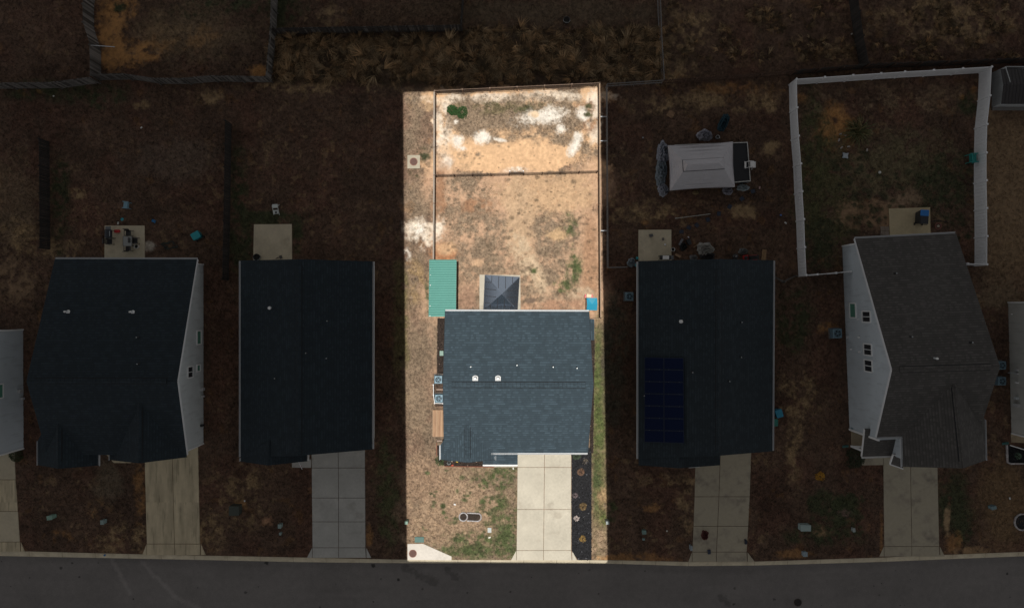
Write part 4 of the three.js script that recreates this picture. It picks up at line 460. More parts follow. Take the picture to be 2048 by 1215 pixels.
{ // white vinyl fence
  const f = thing('vinyl_fence', 'white vinyl panel fence around the right-hand backyard', 'fence', P(1780, 340)), H = 1.62, vinyl = M([0.86, 0.87, 0.88], 0.45, { map: fabricMap });
  const L = [[1702, 542.5], [1672.5, 545.5], [1635, 548.5], [1612.7, 550], [1610, 494], [1608, 438], [1604.5, 382.5], [1602, 327], [1597.5, 271.5], [1594.5, 215], [1593.3, 158], [1650, 154.3], [1706.5, 150.5], [1762.5, 146.7], [1810, 143.5], [1868, 140.3], [1926, 137], [1983.6, 133.5], [1981, 191], [1974.5, 248], [1973, 305], [1973, 360.5], [1974, 416], [1974.5, 472], [1974.2, 528.5], [1936, 527]].map(([x, y]) => P(x, y, H).setY(0));
  L.forEach((p, i) => { const q = L[Math.min(L.length - 1, i + 1)], o = L[Math.max(0, i - 1)], d = q.clone().sub(o), ry = Math.atan2(-d.z, d.x); const m = part('post', box(p.clone().setY(-0.05), 0.13, H + 0.12, 0.13, ry, 0.012), vinyl, f); const cap = new THREE.ConeGeometry(0.125, 0.09, 4); cap.rotateY(Math.PI / 4 + ry); cap.translate(p.x, H + 0.135, p.z); part('cap', [box(V(p.x, H + 0.07, p.z), 0.17, 0.025, 0.17, ry), cap.toNonIndexed()], vinyl, m);
    if (i + 1 < L.length) { const dd = q.clone().sub(p).normalize(), n = V(-dd.z, 0, dd.x), len = p.distanceTo(q), a = p.clone().addScaledVector(dd, 0.07), b = q.clone().addScaledVector(dd, -0.07);
      part('rail', bar(a.clone().setY(H - 0.05), b.clone().setY(H - 0.05), 0.055, 0.13), vinyl, f); part('rail', bar(a.clone().setY(0.12), b.clone().setY(0.12), 0.055, 0.13), vinyl, f);
      const nb = Math.max(2, Math.round(len / 0.3)), bs = []; for (let k = 0; k < nb; k++) { const s = lerp3(a, b, (k + 0.02) / nb), e = lerp3(a, b, (k + 0.98) / nb); bs.push(prism([s.clone().setY(0.17).addScaledVector(n, 0.011), e.clone().setY(0.17).addScaledVector(n, 0.011), e.clone().setY(H - 0.11).addScaledVector(n, 0.011), s.clone().setY(H - 0.11).addScaledVector(n, 0.011)], 0.022)); } 
      const pm = part('panel', bs[0], vinyl, f); for (let k = 1; k < bs.length; k++) part('board', bs[k], vinyl, pm); } });
}
{ // AC screen of white boards
  const f = thing('screen_fence', 'small white screen around the air conditioner by the sunlit house', 'fence', P(866, 800)); const pts = [P(866.5, 769, 1), P(866.8, 790, 1), P(869, 806, 1), P(886, 806.5, 1)].map((p) => p.setY(0)); for (let i = 0; i < 3; i++) { part('panel', bar(pts[i].clone().setY(0.5), pts[i + 1].clone().setY(0.5), 0.05, 0.95), white, f); part('post', bar(pts[i], pts[i].clone().setY(1.05), 0.1), white, f); } part('post', bar(pts[3], pts[3].clone().setY(1.05), 0.1), white, f);
}

// ---------------------------------------------------------------- things in the sunlit lot
{ // green ribbed-roof shed
  const s = thing('shed', 'shed with a green ribbed metal roof left of the sunlit yard', 'shed', P(885, 576)), q = [P(858.3, 519.5, 2.15), P(913, 519.5, 2.4), P(911.8, 632.5, 2.4), P(857, 633, 2.15)], green = M([0.10, 0.34, 0.285], 0.5, { metalness: 0.15, map: fabricMap }), at = (u, v) => lerp3(lerp3(q[0], q[1], u), lerp3(q[3], q[2], u), v), n = 6;
  for (let i = 0; i < n; i++) { const sheet = part('roof_sheet', prism([at(0, i / n + 0.0006), at(1, i / n + 0.0006), at(1, (i + 1) / n - 0.0006), at(0, (i + 1) / n - 0.0006)], 0.02, V(0, 1, 0)), green, s); for (let k = 0; k < 4; k++) { const v = (i + (k + 0.12) / 4) / n, a = at(0.002, v), b = at(0.998, v); const w = V(0, 0, 0.045), t = V(0, 0, 0.018), up = V(0, 0.045, 0); part('rib', [prism([a.clone().sub(w), b.clone().sub(w), b.clone().sub(t).add(up), a.clone().sub(t).add(up)], 0.008), prism([a.clone().sub(t).add(up), b.clone().sub(t).add(up), b.clone().add(t).add(up), a.clone().add(t).add(up)], 0.008), prism([a.clone().add(t).add(up), b.clone().add(t).add(up), b.clone().add(w), a.clone().add(w)], 0.008)], green, sheet); } }
  for (const v of [0.17, 0.26, 0.445, 0.63, 0.81, 0.985]) part('screw_cap', disc(at(0.05, v).add(V(0, 0.005, 0)), 0.05, 0.03, 10), white, s);
  const w = M([0.36, 0.31, 0.25], 0.9, { map: woodMap }), f = q.map((p, i) => p.clone().add(V(i === 0 || i === 3 ? 0.2 : -0.2, 0, i < 2 ? 0.2 : -0.2))); f.forEach((p, i) => { const r = f[(i + 1) % 4]; part('wall', prism([p.clone().setY(0), r.clone().setY(0), r.clone().add(V(0, -0.06, 0)), p.clone().add(V(0, -0.06, 0))], 0.06), w, s); });
}
{ // gazebo
  const g = thing('gazebo', 'gazebo with a dark slate metal pyramid roof on a concrete slab', 'gazebo', P(1003, 588)), c = [P(970, 549.6, 2.2), P(1039, 553.8, 2.2), P(1035, 620, 2.2), P(967, 618.6, 2.2)], ap = P(1003.6, 587.8, 3.5), up = M([0.36, 0.42, 0.50], 0.2, { metalness: 0.92 }), frame = M([0.05, 0.05, 0.055], 0.5);
  c.forEach((a, i) => { const b = c[(i + 1) % 4], sl = ap.clone().sub(lerp3(a, b, 0.5)), at = (u, v) => lerp3(a, b, u).addScaledVector(sl, v), fv = (u) => Math.max(0.004, Math.min(0.72, 2 * u - 0.012, 2 * (1 - u) - 0.012)); for (let k = 0; k < 5; k++) { const u0 = k / 5 + 0.008, u1 = (k + 1) / 5 - 0.008, q = [at(u0, 0), at(u1, 0), at(u1, fv(u1))]; for (const u of [0.634, 0.366]) if (u < u1 && u > u0) q.push(at(u, fv(u))); q.push(at(u0, fv(u0))); part('roof_panel', prism(q, 0.03, V(0, 1, 0)), up, g); }
    const d = V(0, 0.14, 0), t0 = lerp3(a, ap, 0.69).add(d), t1 = lerp3(b, ap, 0.69).add(d); part('cupola_panel', prism([t0, t1, ap.clone().add(d)], 0.03, V(0, 1, 0)), up, g); part('under_roof', prism([a, b, ap].map((p) => p.clone().add(V(0, -0.05, 0))), 0.01, V(0, 1, 0)), frame, g); part('hip_cap', bar(lerp3(a, ap, 0.01).add(V(0, 0.01, 0)), lerp3(a, ap, 0.73).add(V(0, 0.01, 0)), 0.05, 0.03), up, g); part('eave_beam', bar(a.clone().add(V(0, -0.06, 0)), b.clone().add(V(0, -0.06, 0)), 0.06, 0.1), frame, g);
    const p = lerp3(a, V(ap.x, 2.2, ap.z), 0.1); part('post', bar(p.clone().setY(0.07), p.clone().setY(2.2), 0.12), frame, g); });
}
{ // toddler playhouse and toy table
  const p = thing('playhouse', 'small plastic playhouse with a bright blue roof in the yard corner', 'playhouse', P(1184, 607)), blue = M([0.035, 0.36, 0.55], 0.4), light = M([0.10, 0.45, 0.62], 0.4), cream = M([0.7, 0.66, 0.55], 0.6), x0 = P(1173.5, 607, 1.1).x, x1 = P(1194.3, 607, 1.1).x, z0 = P(1184, 595.6, 1.1).z, z1 = P(1184, 620.3, 1.1).z, zr = P(1184, 607.6, 1.5).z, xm = (x0 + x1) / 2;
  const sl = (z, y) => [V(x0, y, z), V(x1, y, z)]; part('roof_half', prism([...sl(z0, 1.08), ...sl(zr, 1.42).reverse()], 0.04, V(0, 1, 0)), blue, p); part('roof_half', prism([...sl(z1, 1.05), ...sl(zr, 1.42).reverse()], 0.04, V(0, 1, 0)), blue, p);
  for (const s of [-1, 1]) part('dormer_side', prism([V(xm + s * 0.42, 1.10, z0 - 0.015), V(xm, 1.42, z0 - 0.015), V(xm, 1.42, zr + 0.02)], 0.03, V(0, 1, 0)), light, p);
  for (const [a, b] of [[V(x0 + 0.08, 0, z0 + 0.08), V(x1 - 0.08, 0, z0 + 0.08)], [V(x0 + 0.08, 0, z1 - 0.08), V(x1 - 0.08, 0, z1 - 0.08)], [V(x0 + 0.08, 0, z0 + 0.13), V(x0 + 0.08, 0, z1 - 0.13)], [V(x1 - 0.08, 0, z0 + 0.13), V(x1 - 0.08, 0, z1 - 0.13)]]) part('wall', prism([a, b, b.clone().setY(1.02), a.clone().setY(1.02)], 0.04), cream, p);
  const t = thing('toy_table', 'red and cream toddler table beside the blue playhouse', 'toy table', P(1177, 591)), red = M([0.6, 0.03, 0.035], 0.4), c = P(1177, 591.3); part('table_top', [box(V(c.x, 0.40, c.z), 0.46, 0.05, 0.3, -0.1, 0.02)], M([0.85, 0.62, 0.42], 0.5), t); for (const s of [-1, 1]) { part('bench', [box(V(c.x + s * 0.30, 0.2, c.z + 0.02), 0.14, 0.06, 0.34, s * 0.15, 0.02)], red, t); part('leg', bar(V(c.x + s * 0.27, 0, c.z), V(c.x + s * 0.15, 0.41, c.z), 0.06, 0.2), red, t); }
}
function acUnit(px, py, label, ry = 0, size = 0.72) {
  const c = P(px, py, 0.75).setY(0), u = thing('air_conditioner', label, 'air conditioner', c.clone(), 'outdoor air conditioner units'), body = M([0.17, 0.27, 0.33], 0.5, { metalness: 0.2 }), s = size;
  part('pad', box(c, s + 0.18, 0.06, s + 0.18, ry, 0.01), M([0.16, 0.15, 0.14], 0.9), u); part('casing', [box(c.clone().setY(0.06), s, 0.66, s, ry, 0.06)], body, u);
  const lv = []; for (let k = 0; k < 7; k++) lv.push(box(c.clone().setY(0.12 + k * 0.085), s + 0.02, 0.02, s + 0.02, ry, 0.008)); part('louvre', lv, M([0.12, 0.18, 0.22], 0.5), u).userData.kind = 'stuff';
  part('fan_well', disc(c.clone().setY(0.722), s * 0.39, 0.004, 28, 0.001), M([0.012, 0.014, 0.017], 0.8), u); part('fan_ring', ring(c.clone().setY(0.72), s * 0.38, s * 0.44, 0.05, 32), body, u);
  for (let k = 0; k < 5; k++) { const a = k * 1.2566 + px, b = a + 0.72, q = (r, t, y) => c.clone().add(V(Math.cos(t) * r * s, y, Math.sin(t) * r * s)); part('fan_blade', prism([q(0.07, a, 0.735), q(0.33, a - 0.1, 0.732), q(0.36, b - 0.25, 0.76), q(0.08, b, 0.752)], 0.006, V(0, 1, 0)), M([0.10, 0.17, 0.22], 0.45), u); }
  part('fan_hub', disc(c.clone().setY(0.735), s * 0.10, 0.05, 16), body, u); const wires = []; for (const r of [0.16, 0.24, 0.32]) wires.push(ring(c.clone().setY(0.785), s * r - 0.004, s * r + 0.004, 0.006, 28)); part('guard', wires, body, u).userData.kind = 'stuff';
}
acUnit(876.3, 759, 'air conditioner above the white screen by the sunlit house'); acUnit(877.5, 796.5, 'air conditioner inside the white screen by the sunlit house'); acUnit(1259.5, 592.5, 'air conditioner left of the solar-panel house'); acUnit(1676, 666.5, 'air conditioner by the windowed side wall', 0.05, 0.82); acUnit(2006, 730.5, 'upper of the two air conditioners at the right edge'); acUnit(2006, 762, 'lower of the two air conditioners at the right edge');
{ // plank pad at the side door
  const d = thing('side_deck', 'tan wooden landing on the left side of the sunlit house', 'deck', P(877, 846)); for (let i = 0; i < 8; i++) { const x0 = 865.3 + i * 3.1, a = P(x0, 819.5, 0.25), b = P(x0 + 3.0, 819.5, 0.25), c = P(x0 + 3.0, 872.8, 0.25), e = P(x0, 872.8, 0.25); part('plank', prism([a, b, c, e], 0.035, V(0, 1, 0)), [M([0.72, 0.48, 0.31], 0.85, { map: woodMap }), M([0.66, 0.42, 0.27], 0.85, { map: woodMap }), M([0.77, 0.53, 0.35], 0.85, { map: woodMap })][i % 3], d); } part('frame', [bar(P(865.6, 820, 0.14), P(865.6, 872.4, 0.14), 0.05, 0.2), bar(P(888, 820, 0.14), P(888, 872.4, 0.14), 0.05, 0.2), bar(P(866, 820, 0.14), P(888, 820, 0.14), 0.05, 0.2), bar(P(866, 872.2, 0.14), P(888, 872.2, 0.14), 0.05, 0.2)], M([0.35, 0.25, 0.17], 0.9), d).userData.kind = 'stuff';
}
function manhole(px, py, r, label, y, c = [0.20, 0.105, 0.085]) { const p = P(px, py).setY(y), m = thing('manhole_cover', label, 'manhole cover', p.clone(), 'round manhole covers'), rust = M(c, 0.75, { metalness: 0.2, map: mottleMap }); part('rim', ring(p, r * 0.88, r, 0.018, 36), M([c[0] * 1.9, c[1] * 1.5, c[2] * 1.3], 0.8, { map: mottleMap }), m); part('lid', disc(p, r * 0.86, 0.015, 32, 0.004), rust, m); const st = []; for (let k = 0; k < 8; k++) { const a = k * Math.PI / 4; st.push(bar(p.clone().add(V(Math.cos(a) * r * 0.25, 0.018, Math.sin(a) * r * 0.25)), p.clone().add(V(Math.cos(a) * r * 0.75, 0.018, Math.sin(a) * r * 0.75)), 0.03, 0.008)); } part('tread', st, rust, m).userData.kind = 'stuff'; part('centre_boss', ring(p.clone().add(V(0, 0.014, 0)), r * 0.12, r * 0.2, 0.008, 20), rust, m); }
{ const p = structure('manhole_pad'); part('concrete_slab', slab([[815, 310.3], [840, 310.3], [840, 337], [815, 337]], 0.09, 0.2), M([0.62, 0.56, 0.44], 0.9, { map: concreteMap }), p); }
manhole(827.5, 323.5, 0.36, 'rusty manhole cover on the square concrete pad', 0.09); manhole(825.6, 1106, 0.36, 'rusty manhole cover in the corner pavement by the road', 0.04); manhole(1597, 1205, 0.36, 'dark manhole cover in the road', -0.1, [0.05, 0.045, 0.042]);
// brick-edged planter: a ring and a run round a mulch bed
const mulch = M([0.05, 0.05, 0.056], 1, { map: mulchMap, bumpMap: mulchMap, bumpScale: 0.03 }), mulchBrown = M([0.10, 0.07, 0.055], 1, { map: mulchMap }), brickMats = [[0.62, 0.60, 0.60], [0.52, 0.49, 0.49], [0.70, 0.67, 0.66], [0.56, 0.50, 0.50]].map((c) => M(c, 0.9, { map: mottleMap }));
{ const g = thing('planter', 'oval planter edged with pale bricks in the front lawn', 'planter', P(940, 1032)), r = rng(21), put = (px, py, ry) => part('brick', box(P(px, py).setY(0), 0.20, 0.15 + 0.03 * r(), 0.105, ry + (r() - 0.5) * 0.1, 0.012), brickMats[Math.floor(r() * 4)], g);
  for (let k = 0; k < 13; k++) { const a = k / 13 * 6.2832; put(926.7 + 8 * Math.cos(a), 1032.2 + 8 * Math.sin(a), -a + Math.PI / 2); } for (let k = 0; k < 5; k++) { put(936.5 + k * 4.6, 1024.5 + 0.2 * k, 0); put(936.5 + k * 4.6, 1040 + 0.2 * k, 0); } for (let k = 0; k < 6; k++) { const a = -1.35 + k * 0.54; put(955.5 + 6.8 * Math.cos(a) * 1.0, 1032.8 + 7.6 * Math.sin(a), -a + Math.PI / 2); }
  part('soil', [prism([...Array(28)].map((_, i) => { const a = i / 28 * 6.2832; return P(Math.cos(a) > 0 ? 954 + 6.5 * Math.cos(a) : 927 + 6.5 * Math.cos(a), 1032.5 + 6.8 * Math.sin(a)).setY(0.09); }), 0.1, V(0, 1, 0))], mulchBrown, g); }
// mulch beds with lumpy tops
function bed(name, pts, m, h = 0.06) { // grid of lumps clipped to a px polygon's bounds
  const s = structure(name), g = []; g.push(prism(pts.map(([x, y]) => P(x, y).setY(h * 0.6)), h + 0.05, V(0, 1, 0))); const r = rng(pts[0][0] | 0), xs = pts.map((p) => p[0]), ys = pts.map((p) => p[1]), x0 = Math.min(...xs), x1 = Math.max(...xs), y0 = Math.min(...ys), y1 = Math.max(...ys), n = Math.min(2600, Math.round((x1 - x0) * (y1 - y0) / 3.2)), inside = (x, y) => { let c = false; for (let i = 0, j = pts.length - 1; i < pts.length; j = i++) if ((pts[i][1] > y) !== (pts[j][1] > y) && x < (pts[j][0] - pts[i][0]) * (y - pts[i][1]) / (pts[j][1] - pts[i][1]) + pts[i][0]) c = !c; return c; };
  part('mulch_base', g, m, s); const chip = new THREE.TetrahedronGeometry(0.06), im = new THREE.InstancedMesh(chip, M([0.5, 0.5, 0.5], 1), n), mt = new THREE.Matrix4(), q = new THREE.Quaternion(), c = new THREE.Color(); let k = 0;
  for (let i = 0; i < n; i++) { const x = x0 + r() * (x1 - x0), y = y0 + r() * (y1 - y0), e = [r(), r(), r(), r(), r(), r(), r()]; if (!inside(x, y)) continue; q.setFromEuler(new THREE.Euler(e[0] * 6, e[1] * 6, e[2] * 6)); const p = P(x, y); mt.compose(V(p.x, h * 0.6 + 0.01, p.z), q, V(0.5 + e[3], 0.35 + 0.4 * e[4], 0.7 + 1.6 * e[5])); im.setMatrixAt(k, mt); const b = (0.4 + 1.2 * e[6] ** 2 + (e[3] > 0.985 ? 5 : 0)); im.setColorAt(k++, c.setRGB(m.color.r * b, m.color.g * b, m.color.b * b)); }
  im.count = k; im.name = 'mulch_chips'; im.userData.kind = 'stuff'; s.add(im); im.castShadow = im.receiveShadow = true;
}
bed('mulch_bed', [[1143.3, 895], [1183, 895], [1183, 1119], [1155.5, 1119], [1143.5, 1100.5]], mulch); bed('mulch_bed', [[874.8, 636], [895, 636], [895, 752], [874, 752]], mulchBrown); bed('mulch_bed', [[1180, 680], [1189.5, 680], [1186.5, 905], [1180, 905]], mulchBrown); bed('mulch_bed', [[874, 890], [883, 890], [886, 912], [1003, 912], [1003, 931.5], [890, 931], [876, 922]], mulchBrown); bed('mulch_bed', [[871, 748], [893, 748], [893, 812], [870, 812]], M([0.22, 0.145, 0.105], 1, { map: mulchMap })); bed('mulch_bed', [[2016, 890], [2070, 898], [2070, 925], [2016, 925]], mulch); 
solo('bed_edging', 'dull red edging along the front flower bed', 'edging', [bar(P(890, 931.8, 0.06), P(988, 933, 0.06), 0.06, 0.14), bar(P(873.5, 885, 0.06), P(873.5, 912, 0.06), 0.05, 0.12)], M([0.36, 0.13, 0.08], 0.85, { map: mottleMap }), P(940, 932));
// plants made of many leaves
function leafy(name, label, cat, px, py, rad, hgt, n, cols, seed, o = {}) {
  const c = P(px, py, o.y || 0), t = thing(name, label, cat, c.clone(), o.group), r = rng(seed), pos = [[], [], []], uv = [[], [], []];
  for (let i = 0; i < n; i++) { const a = r() * 6.2832, rr = Math.sqrt(r()) * rad * (0.55 + 0.9 * vn(Math.cos(a) * 1.6 + seed, Math.sin(a) * 1.6 + seed)), y = hgt * (0.12 + 0.88 * r()) * (1 - 0.75 * (rr / rad) ** 2), L = (o.leaf || 0.12) * (0.6 + 0.8 * r()), w = L * (o.slim || 0.35), b = V(c.x + Math.cos(a) * rr, c.y + y, c.z + Math.sin(a) * rr), d = V(Math.cos(a + r() - 0.5), 0.9 * r() - 0.25, Math.sin(a + r() - 0.5)).normalize(), s = V(-d.z, (r() - 0.5) * 0.6, d.x).normalize(), e = b.clone().addScaledVector(d, L), k = Math.floor(r() * 3), m = b.clone().addScaledVector(d, L * 0.45); m.y += L * 0.08; for (const p of [b, m.clone().addScaledVector(s, w / 2), e, b, e, m.clone().addScaledVector(s, -w / 2)]) { pos[k].push(p.x, p.y, p.z); uv[k].push(p.x, p.z); } }
  pos.forEach((q, k) => { if (q.length) part('foliage', raw(q, uv[k]), M(cols[k % cols.length], 0.8), t).userData.kind = 'stuff'; }); const st = []; for (let k = 0; k < 5; k++) { const a = k * 1.26 + seed; st.push(cyl(V(c.x, c.y - 0.02, c.z), V(c.x + Math.cos(a) * rad * 0.5, c.y + hgt * 0.6, c.z + Math.sin(a) * rad * 0.5), 0.012, 5, 0.006)); } part('stem', st, M([0.14, 0.09, 0.06], 0.9), t).userData.kind = 'stuff'; return t;
}
const sg = { group: 'small shrubs in the black mulch bed' };
leafy('shrub', 'brown shrub nearest the house in the black mulch bed', 'shrub', 1162, 943, 0.26, 0.3, 220, [[0.2, 0.11, 0.07], [0.14, 0.085, 0.055], [0.26, 0.15, 0.095]], 31, sg); leafy('shrub', 'golden-brown shrub in the middle of the black mulch bed', 'shrub', 1166, 1011.5, 0.28, 0.35, 240, [[0.18, 0.11, 0.045], [0.10, 0.065, 0.03], [0.34, 0.24, 0.11]], 32, sg); leafy('shrub', 'yellow shrub nearest the road in the black mulch bed', 'shrub', 1165, 1076, 0.25, 0.3, 170, [[0.32, 0.2, 0.06], [0.16, 0.1, 0.035], [0.42, 0.27, 0.08]], 33, sg); leafy('shrub', 'pale dried shrub in the black mulch bed', 'shrub', 1153, 1035.5, 0.2, 0.2, 170, [[0.5, 0.43, 0.4], [0.62, 0.54, 0.5], [0.4, 0.33, 0.3]], 34, sg); leafy('shrub', 'mauve-grey twig clump in the black mulch bed', 'shrub', 1150, 989.5, 0.2, 0.2, 120, [[0.34, 0.26, 0.28], [0.26, 0.2, 0.21], [0.4, 0.32, 0.3]], 35, { ...sg, slim: 0.15 }); leafy('shrub', 'small grey-tan twig clump in the black mulch bed', 'shrub', 1170.5, 922, 0.2, 0.2, 100, [[0.36, 0.3, 0.23], [0.3, 0.25, 0.19], [0.26, 0.22, 0.17]], 36, { ...sg, slim: 0.15 }); leafy('shrub', 'dark green shrub at the garage corner of the mulch bed', 'shrub', 1153.5, 910, 0.33, 0.5, 420, [[0.05, 0.075, 0.045], [0.035, 0.055, 0.03], [0.08, 0.1, 0.06]], 37, sg);
leafy('shrub', 'low bright green bush in the sunlit back pen', 'shrub', 904.5, 221, 0.42, 0.3, 900, [[0.025, 0.075, 0.012], [0.035, 0.10, 0.02], [0.02, 0.055, 0.01]], 38, { leaf: 0.1, slim: 0.5 }).children.forEach(() => 0);
leafy('shrub', 'smaller green bush right of the low bright one in the back pen', 'shrub', 922, 225, 0.48, 0.28, 800, [[0.025, 0.075, 0.012], [0.035, 0.09, 0.02], [0.02, 0.055, 0.01]], 39, { leaf: 0.1, slim: 0.5 });
leafy('shrub', 'dark green bush at the porch corner of the brown-roofed house', 'shrub', 1710, 915, 0.8, 0.9, 1500, [[0.03, 0.045, 0.018], [0.045, 0.06, 0.025], [0.02, 0.03, 0.013]], 40); leafy('shrub', 'dark green bush by the far-left house', 'shrub', 34, 908, 0.55, 0.7, 800, [[0.04, 0.06, 0.018], [0.06, 0.075, 0.025], [0.025, 0.035, 0.013]], 41); leafy('shrub', 'yellow weed clump in front of the brown-roofed house', 'shrub', 1640, 951, 0.36, 0.2, 320, [[0.55, 0.27, 0.02], [0.42, 0.2, 0.02], [0.62, 0.36, 0.05]], 42); leafy('shrub', 'small green plant in the bed at the right edge', 'shrub', 2036, 911, 0.22, 0.3, 160, [[0.12, 0.2, 0.13], [0.2, 0.3, 0.22], [0.07, 0.12, 0.07]], 43); leafy('shrub', 'green plant tucked against the front-left corner of the sunlit house', 'shrub', 880, 921, 0.35, 0.35, 260, [[0.05, 0.085, 0.03], [0.08, 0.11, 0.04], [0.04, 0.06, 0.02]], 44);
{ // yucca
  const c = P(1712, 265), t = thing('yucca', 'spiky yucca clump beside the orange soil in the white-fenced yard', 'yucca', c.clone()), r = rng(51), ms = [[0.07, 0.075, 0.024], [0.11, 0.10, 0.034], [0.17, 0.135, 0.055]].map((k) => M(k, 0.75));
  for (let i = 0; i < 120; i++) { const a = r() * 6.2832, L = 0.9 + 0.8 * r(), lift = 0.25 + 0.9 * r() * r(), d = V(Math.cos(a), 0, Math.sin(a)), s = V(-d.z, 0, d.x), o = c.clone().addScaledVector(d, 0.1).add(V((r() - 0.5) * 0.5, 0.1, (r() - 0.5) * 0.5)), m = o.clone().addScaledVector(d, L * 0.5).add(V(0, lift, 0)), e = o.clone().addScaledVector(d, L).add(V(0, lift * 0.55, 0)), w = 0.035; const pos = []; for (const p of [o.clone().addScaledVector(s, -w), o.clone().addScaledVector(s, w), m.clone().addScaledVector(s, w), o.clone().addScaledVector(s, -w), m.clone().addScaledVector(s, w), m.clone().addScaledVector(s, -w), m.clone().addScaledVector(s, -w), m.clone().addScaledVector(s, w), e]) pos.push(p.x, p.y, p.z); part('leaf', raw(pos, pos.filter((_, k) => k % 3 !== 1)), ms[Math.floor(r() * 3)], t); }
  for (const [x, y, a] of [[1681, 268, 0.3], [1690, 270, -0.4], [1683, 295, 0.8], [1697, 293, 0.1], [1678, 280, 1.2], [1734, 300, 1.4]]) solo('stone', `pale stone ${x < 1680 ? 'leftmost by' : x > 1730 ? 'right of' : y > 294 ? 'lower left of' : y > 290 ? 'just below' : x < 1685 ? 'upper left of' : 'closest to'} the yucca`, 'stone', box(P(x, y), 0.28, 0.1, 0.13, a, 0.04), M([0.42, 0.38, 0.35], 0.9), P(x, y), 'stones round the yucca');
}

// ---------------------------------------------------------------- small utility boxes
function utilBox(px, py, w, h, d, c, label, o = {}) { const p = P(px, py, h).setY(0), t = thing(o.name || 'utility_box', label, 'utility box', p.clone(), 'utility boxes along the lawns'), m = M(c, 0.6, { map: mottleMap }); part('cabinet', box(p, w, h, d, o.ry || 0, 0.02), m, t); part('lid', box(p.clone().setY(h + 0.002), w + 0.04, 0.04, d + 0.04, o.ry || 0, 0.012), m, t); part('latch', box(p.clone().setY(h * 0.6).add(V(0, 0, d / 2)), 0.06, 0.05, 0.03, 0), black, t); if (o.round) { } return t; }
utilBox(812.3, 1045, 0.24, 0.7, 0.24, [0.34, 0.52, 0.42], 'pale green utility post on the left edge of the sunlit lot'); utilBox(1215.5, 1045, 0.26, 0.7, 0.24, [0.46, 0.52, 0.52], 'grey utility post on the right edge of the sunlit lot'); utilBox(883, 706, 0.30, 0.45, 0.4, [0.33, 0.5, 0.42], 'pale green box in the mulch beside the sunlit house');
utilBox(98.5, 1035, 0.46, 0.6, 0.34, [0.32, 0.52, 0.42], 'pale green utility box on the far-left lawn', { ry: 0.15 }); utilBox(203.7, 1044, 0.28, 0.5, 0.36, [0.36, 0.48, 0.46], 'small grey-green utility box left of the second driveway'); utilBox(467.5, 1021, 0.86, 0.75, 0.82, [0.07, 0.085, 0.07], 'dark green transformer box on the lawn', { name: 'transformer' }); utilBox(558.7, 1052, 0.26, 0.5, 0.34, [0.34, 0.46, 0.44], 'small grey-green utility box left of the grey driveway'); utilBox(560, 1067, 0.16, 0.3, 0.2, [0.34, 0.44, 0.42], 'tiny utility marker just below the grey-green box'); utilBox(1288.7, 1064, 0.32, 0.4, 0.32, [0.24, 0.38, 0.34], 'green utility box on the lawn below the solar-panel house'); utilBox(1287.5, 1078, 0.18, 0.2, 0.14, [0.3, 0.44, 0.42], 'tiny utility marker below the green box'); utilBox(1612, 1055.5, 0.88, 0.65, 0.52, [0.44, 0.56, 0.54], 'wide pale transformer box right of the dull driveway', { name: 'transformer' }); utilBox(1611, 1108, 0.36, 0.4, 0.38, [0.36, 0.46, 0.52], 'blue-grey utility box at the kerb'); utilBox(1708.5, 1059.5, 0.2, 0.35, 0.32, [0.42, 0.48, 0.47], 'narrow grey utility box left of the last driveway', { ry: 0.1 }); utilBox(1988.5, 1015, 0.42, 0.5, 0.28, [0.22, 0.33, 0.36], 'blue-green utility box right of the last driveway', { ry: 0.3 }); utilBox(1383, 1096, 0.16, 0.5, 0.4, [0.36, 0.42, 0.46], 'slim grey utility box beside the dull driveway'); utilBox(979, 1059.5, 0.3, 0.06, 0.4, [0.68, 0.74, 0.72], 'pale meter cover in the sunlit front lawn'); utilBox(838.5, 1078.5, 0.8, 0.07, 0.46, [0.12, 0.24, 0.21], 'flat green cover beside the corner pavement');
// ---------------------------------------------------------------- yard clutter builders
function bin(px, py, ry, cBody, cLid, label, w = 0.6, d = 0.75, hgt = 1.0) { const p = P(px, py, hgt).setY(0), t = thing('wheeled_bin', label, 'wheeled bin', p.clone(), 'wheeled rubbish bins'), loc = (g) => { g.rotateY(ry); g.translate(p.x, 0, p.z); return g; }, bm = M(cBody, 0.5), g = new THREE.CylinderGeometry(w * 0.707, w * 0.55, hgt - 0.1, 4, 1); g.rotateY(Math.PI / 4); g.scale(1, 1, d / w); g.translate(0, (hgt - 0.1) / 2 + 0.05, 0); part('body', loc(g.toNonIndexed()), bm, t); const l = new RoundedBoxGeometry(w + 0.04, 0.1, d * (cLid[3] || 1) + 0.03, 2, 0.03); l.translate(0, hgt - 0.02, cLid[3] ? -d * (1 - cLid[3]) / 2 : 0); part('lid', loc(l.toNonIndexed()), M(cLid.slice(0, 3), 0.4), t); if (cLid[3]) { const k = new RoundedBoxGeometry(w + 0.02, 0.09, d * (1 - cLid[3]), 2, 0.03); k.translate(0, hgt - 0.03, d * cLid[3] / 2); part('lid_rear', loc(k.toNonIndexed()), M([0.02, 0.022, 0.028], 0.45), t); } for (const s of [-1, 1]) { const wg = new THREE.CylinderGeometry(0.12, 0.12, 0.06, 14); wg.rotateZ(Math.PI / 2); wg.translate(s * w * 0.5, 0.12, d * 0.42); part('wheel', loc(wg.toNonIndexed()), black, t); } const hb = new THREE.BoxGeometry(w * 0.8, 0.04, 0.04); hb.translate(0, hgt - 0.04, d * 0.55); part('handle', loc(hb.toNonIndexed()), bm, t); return t; }
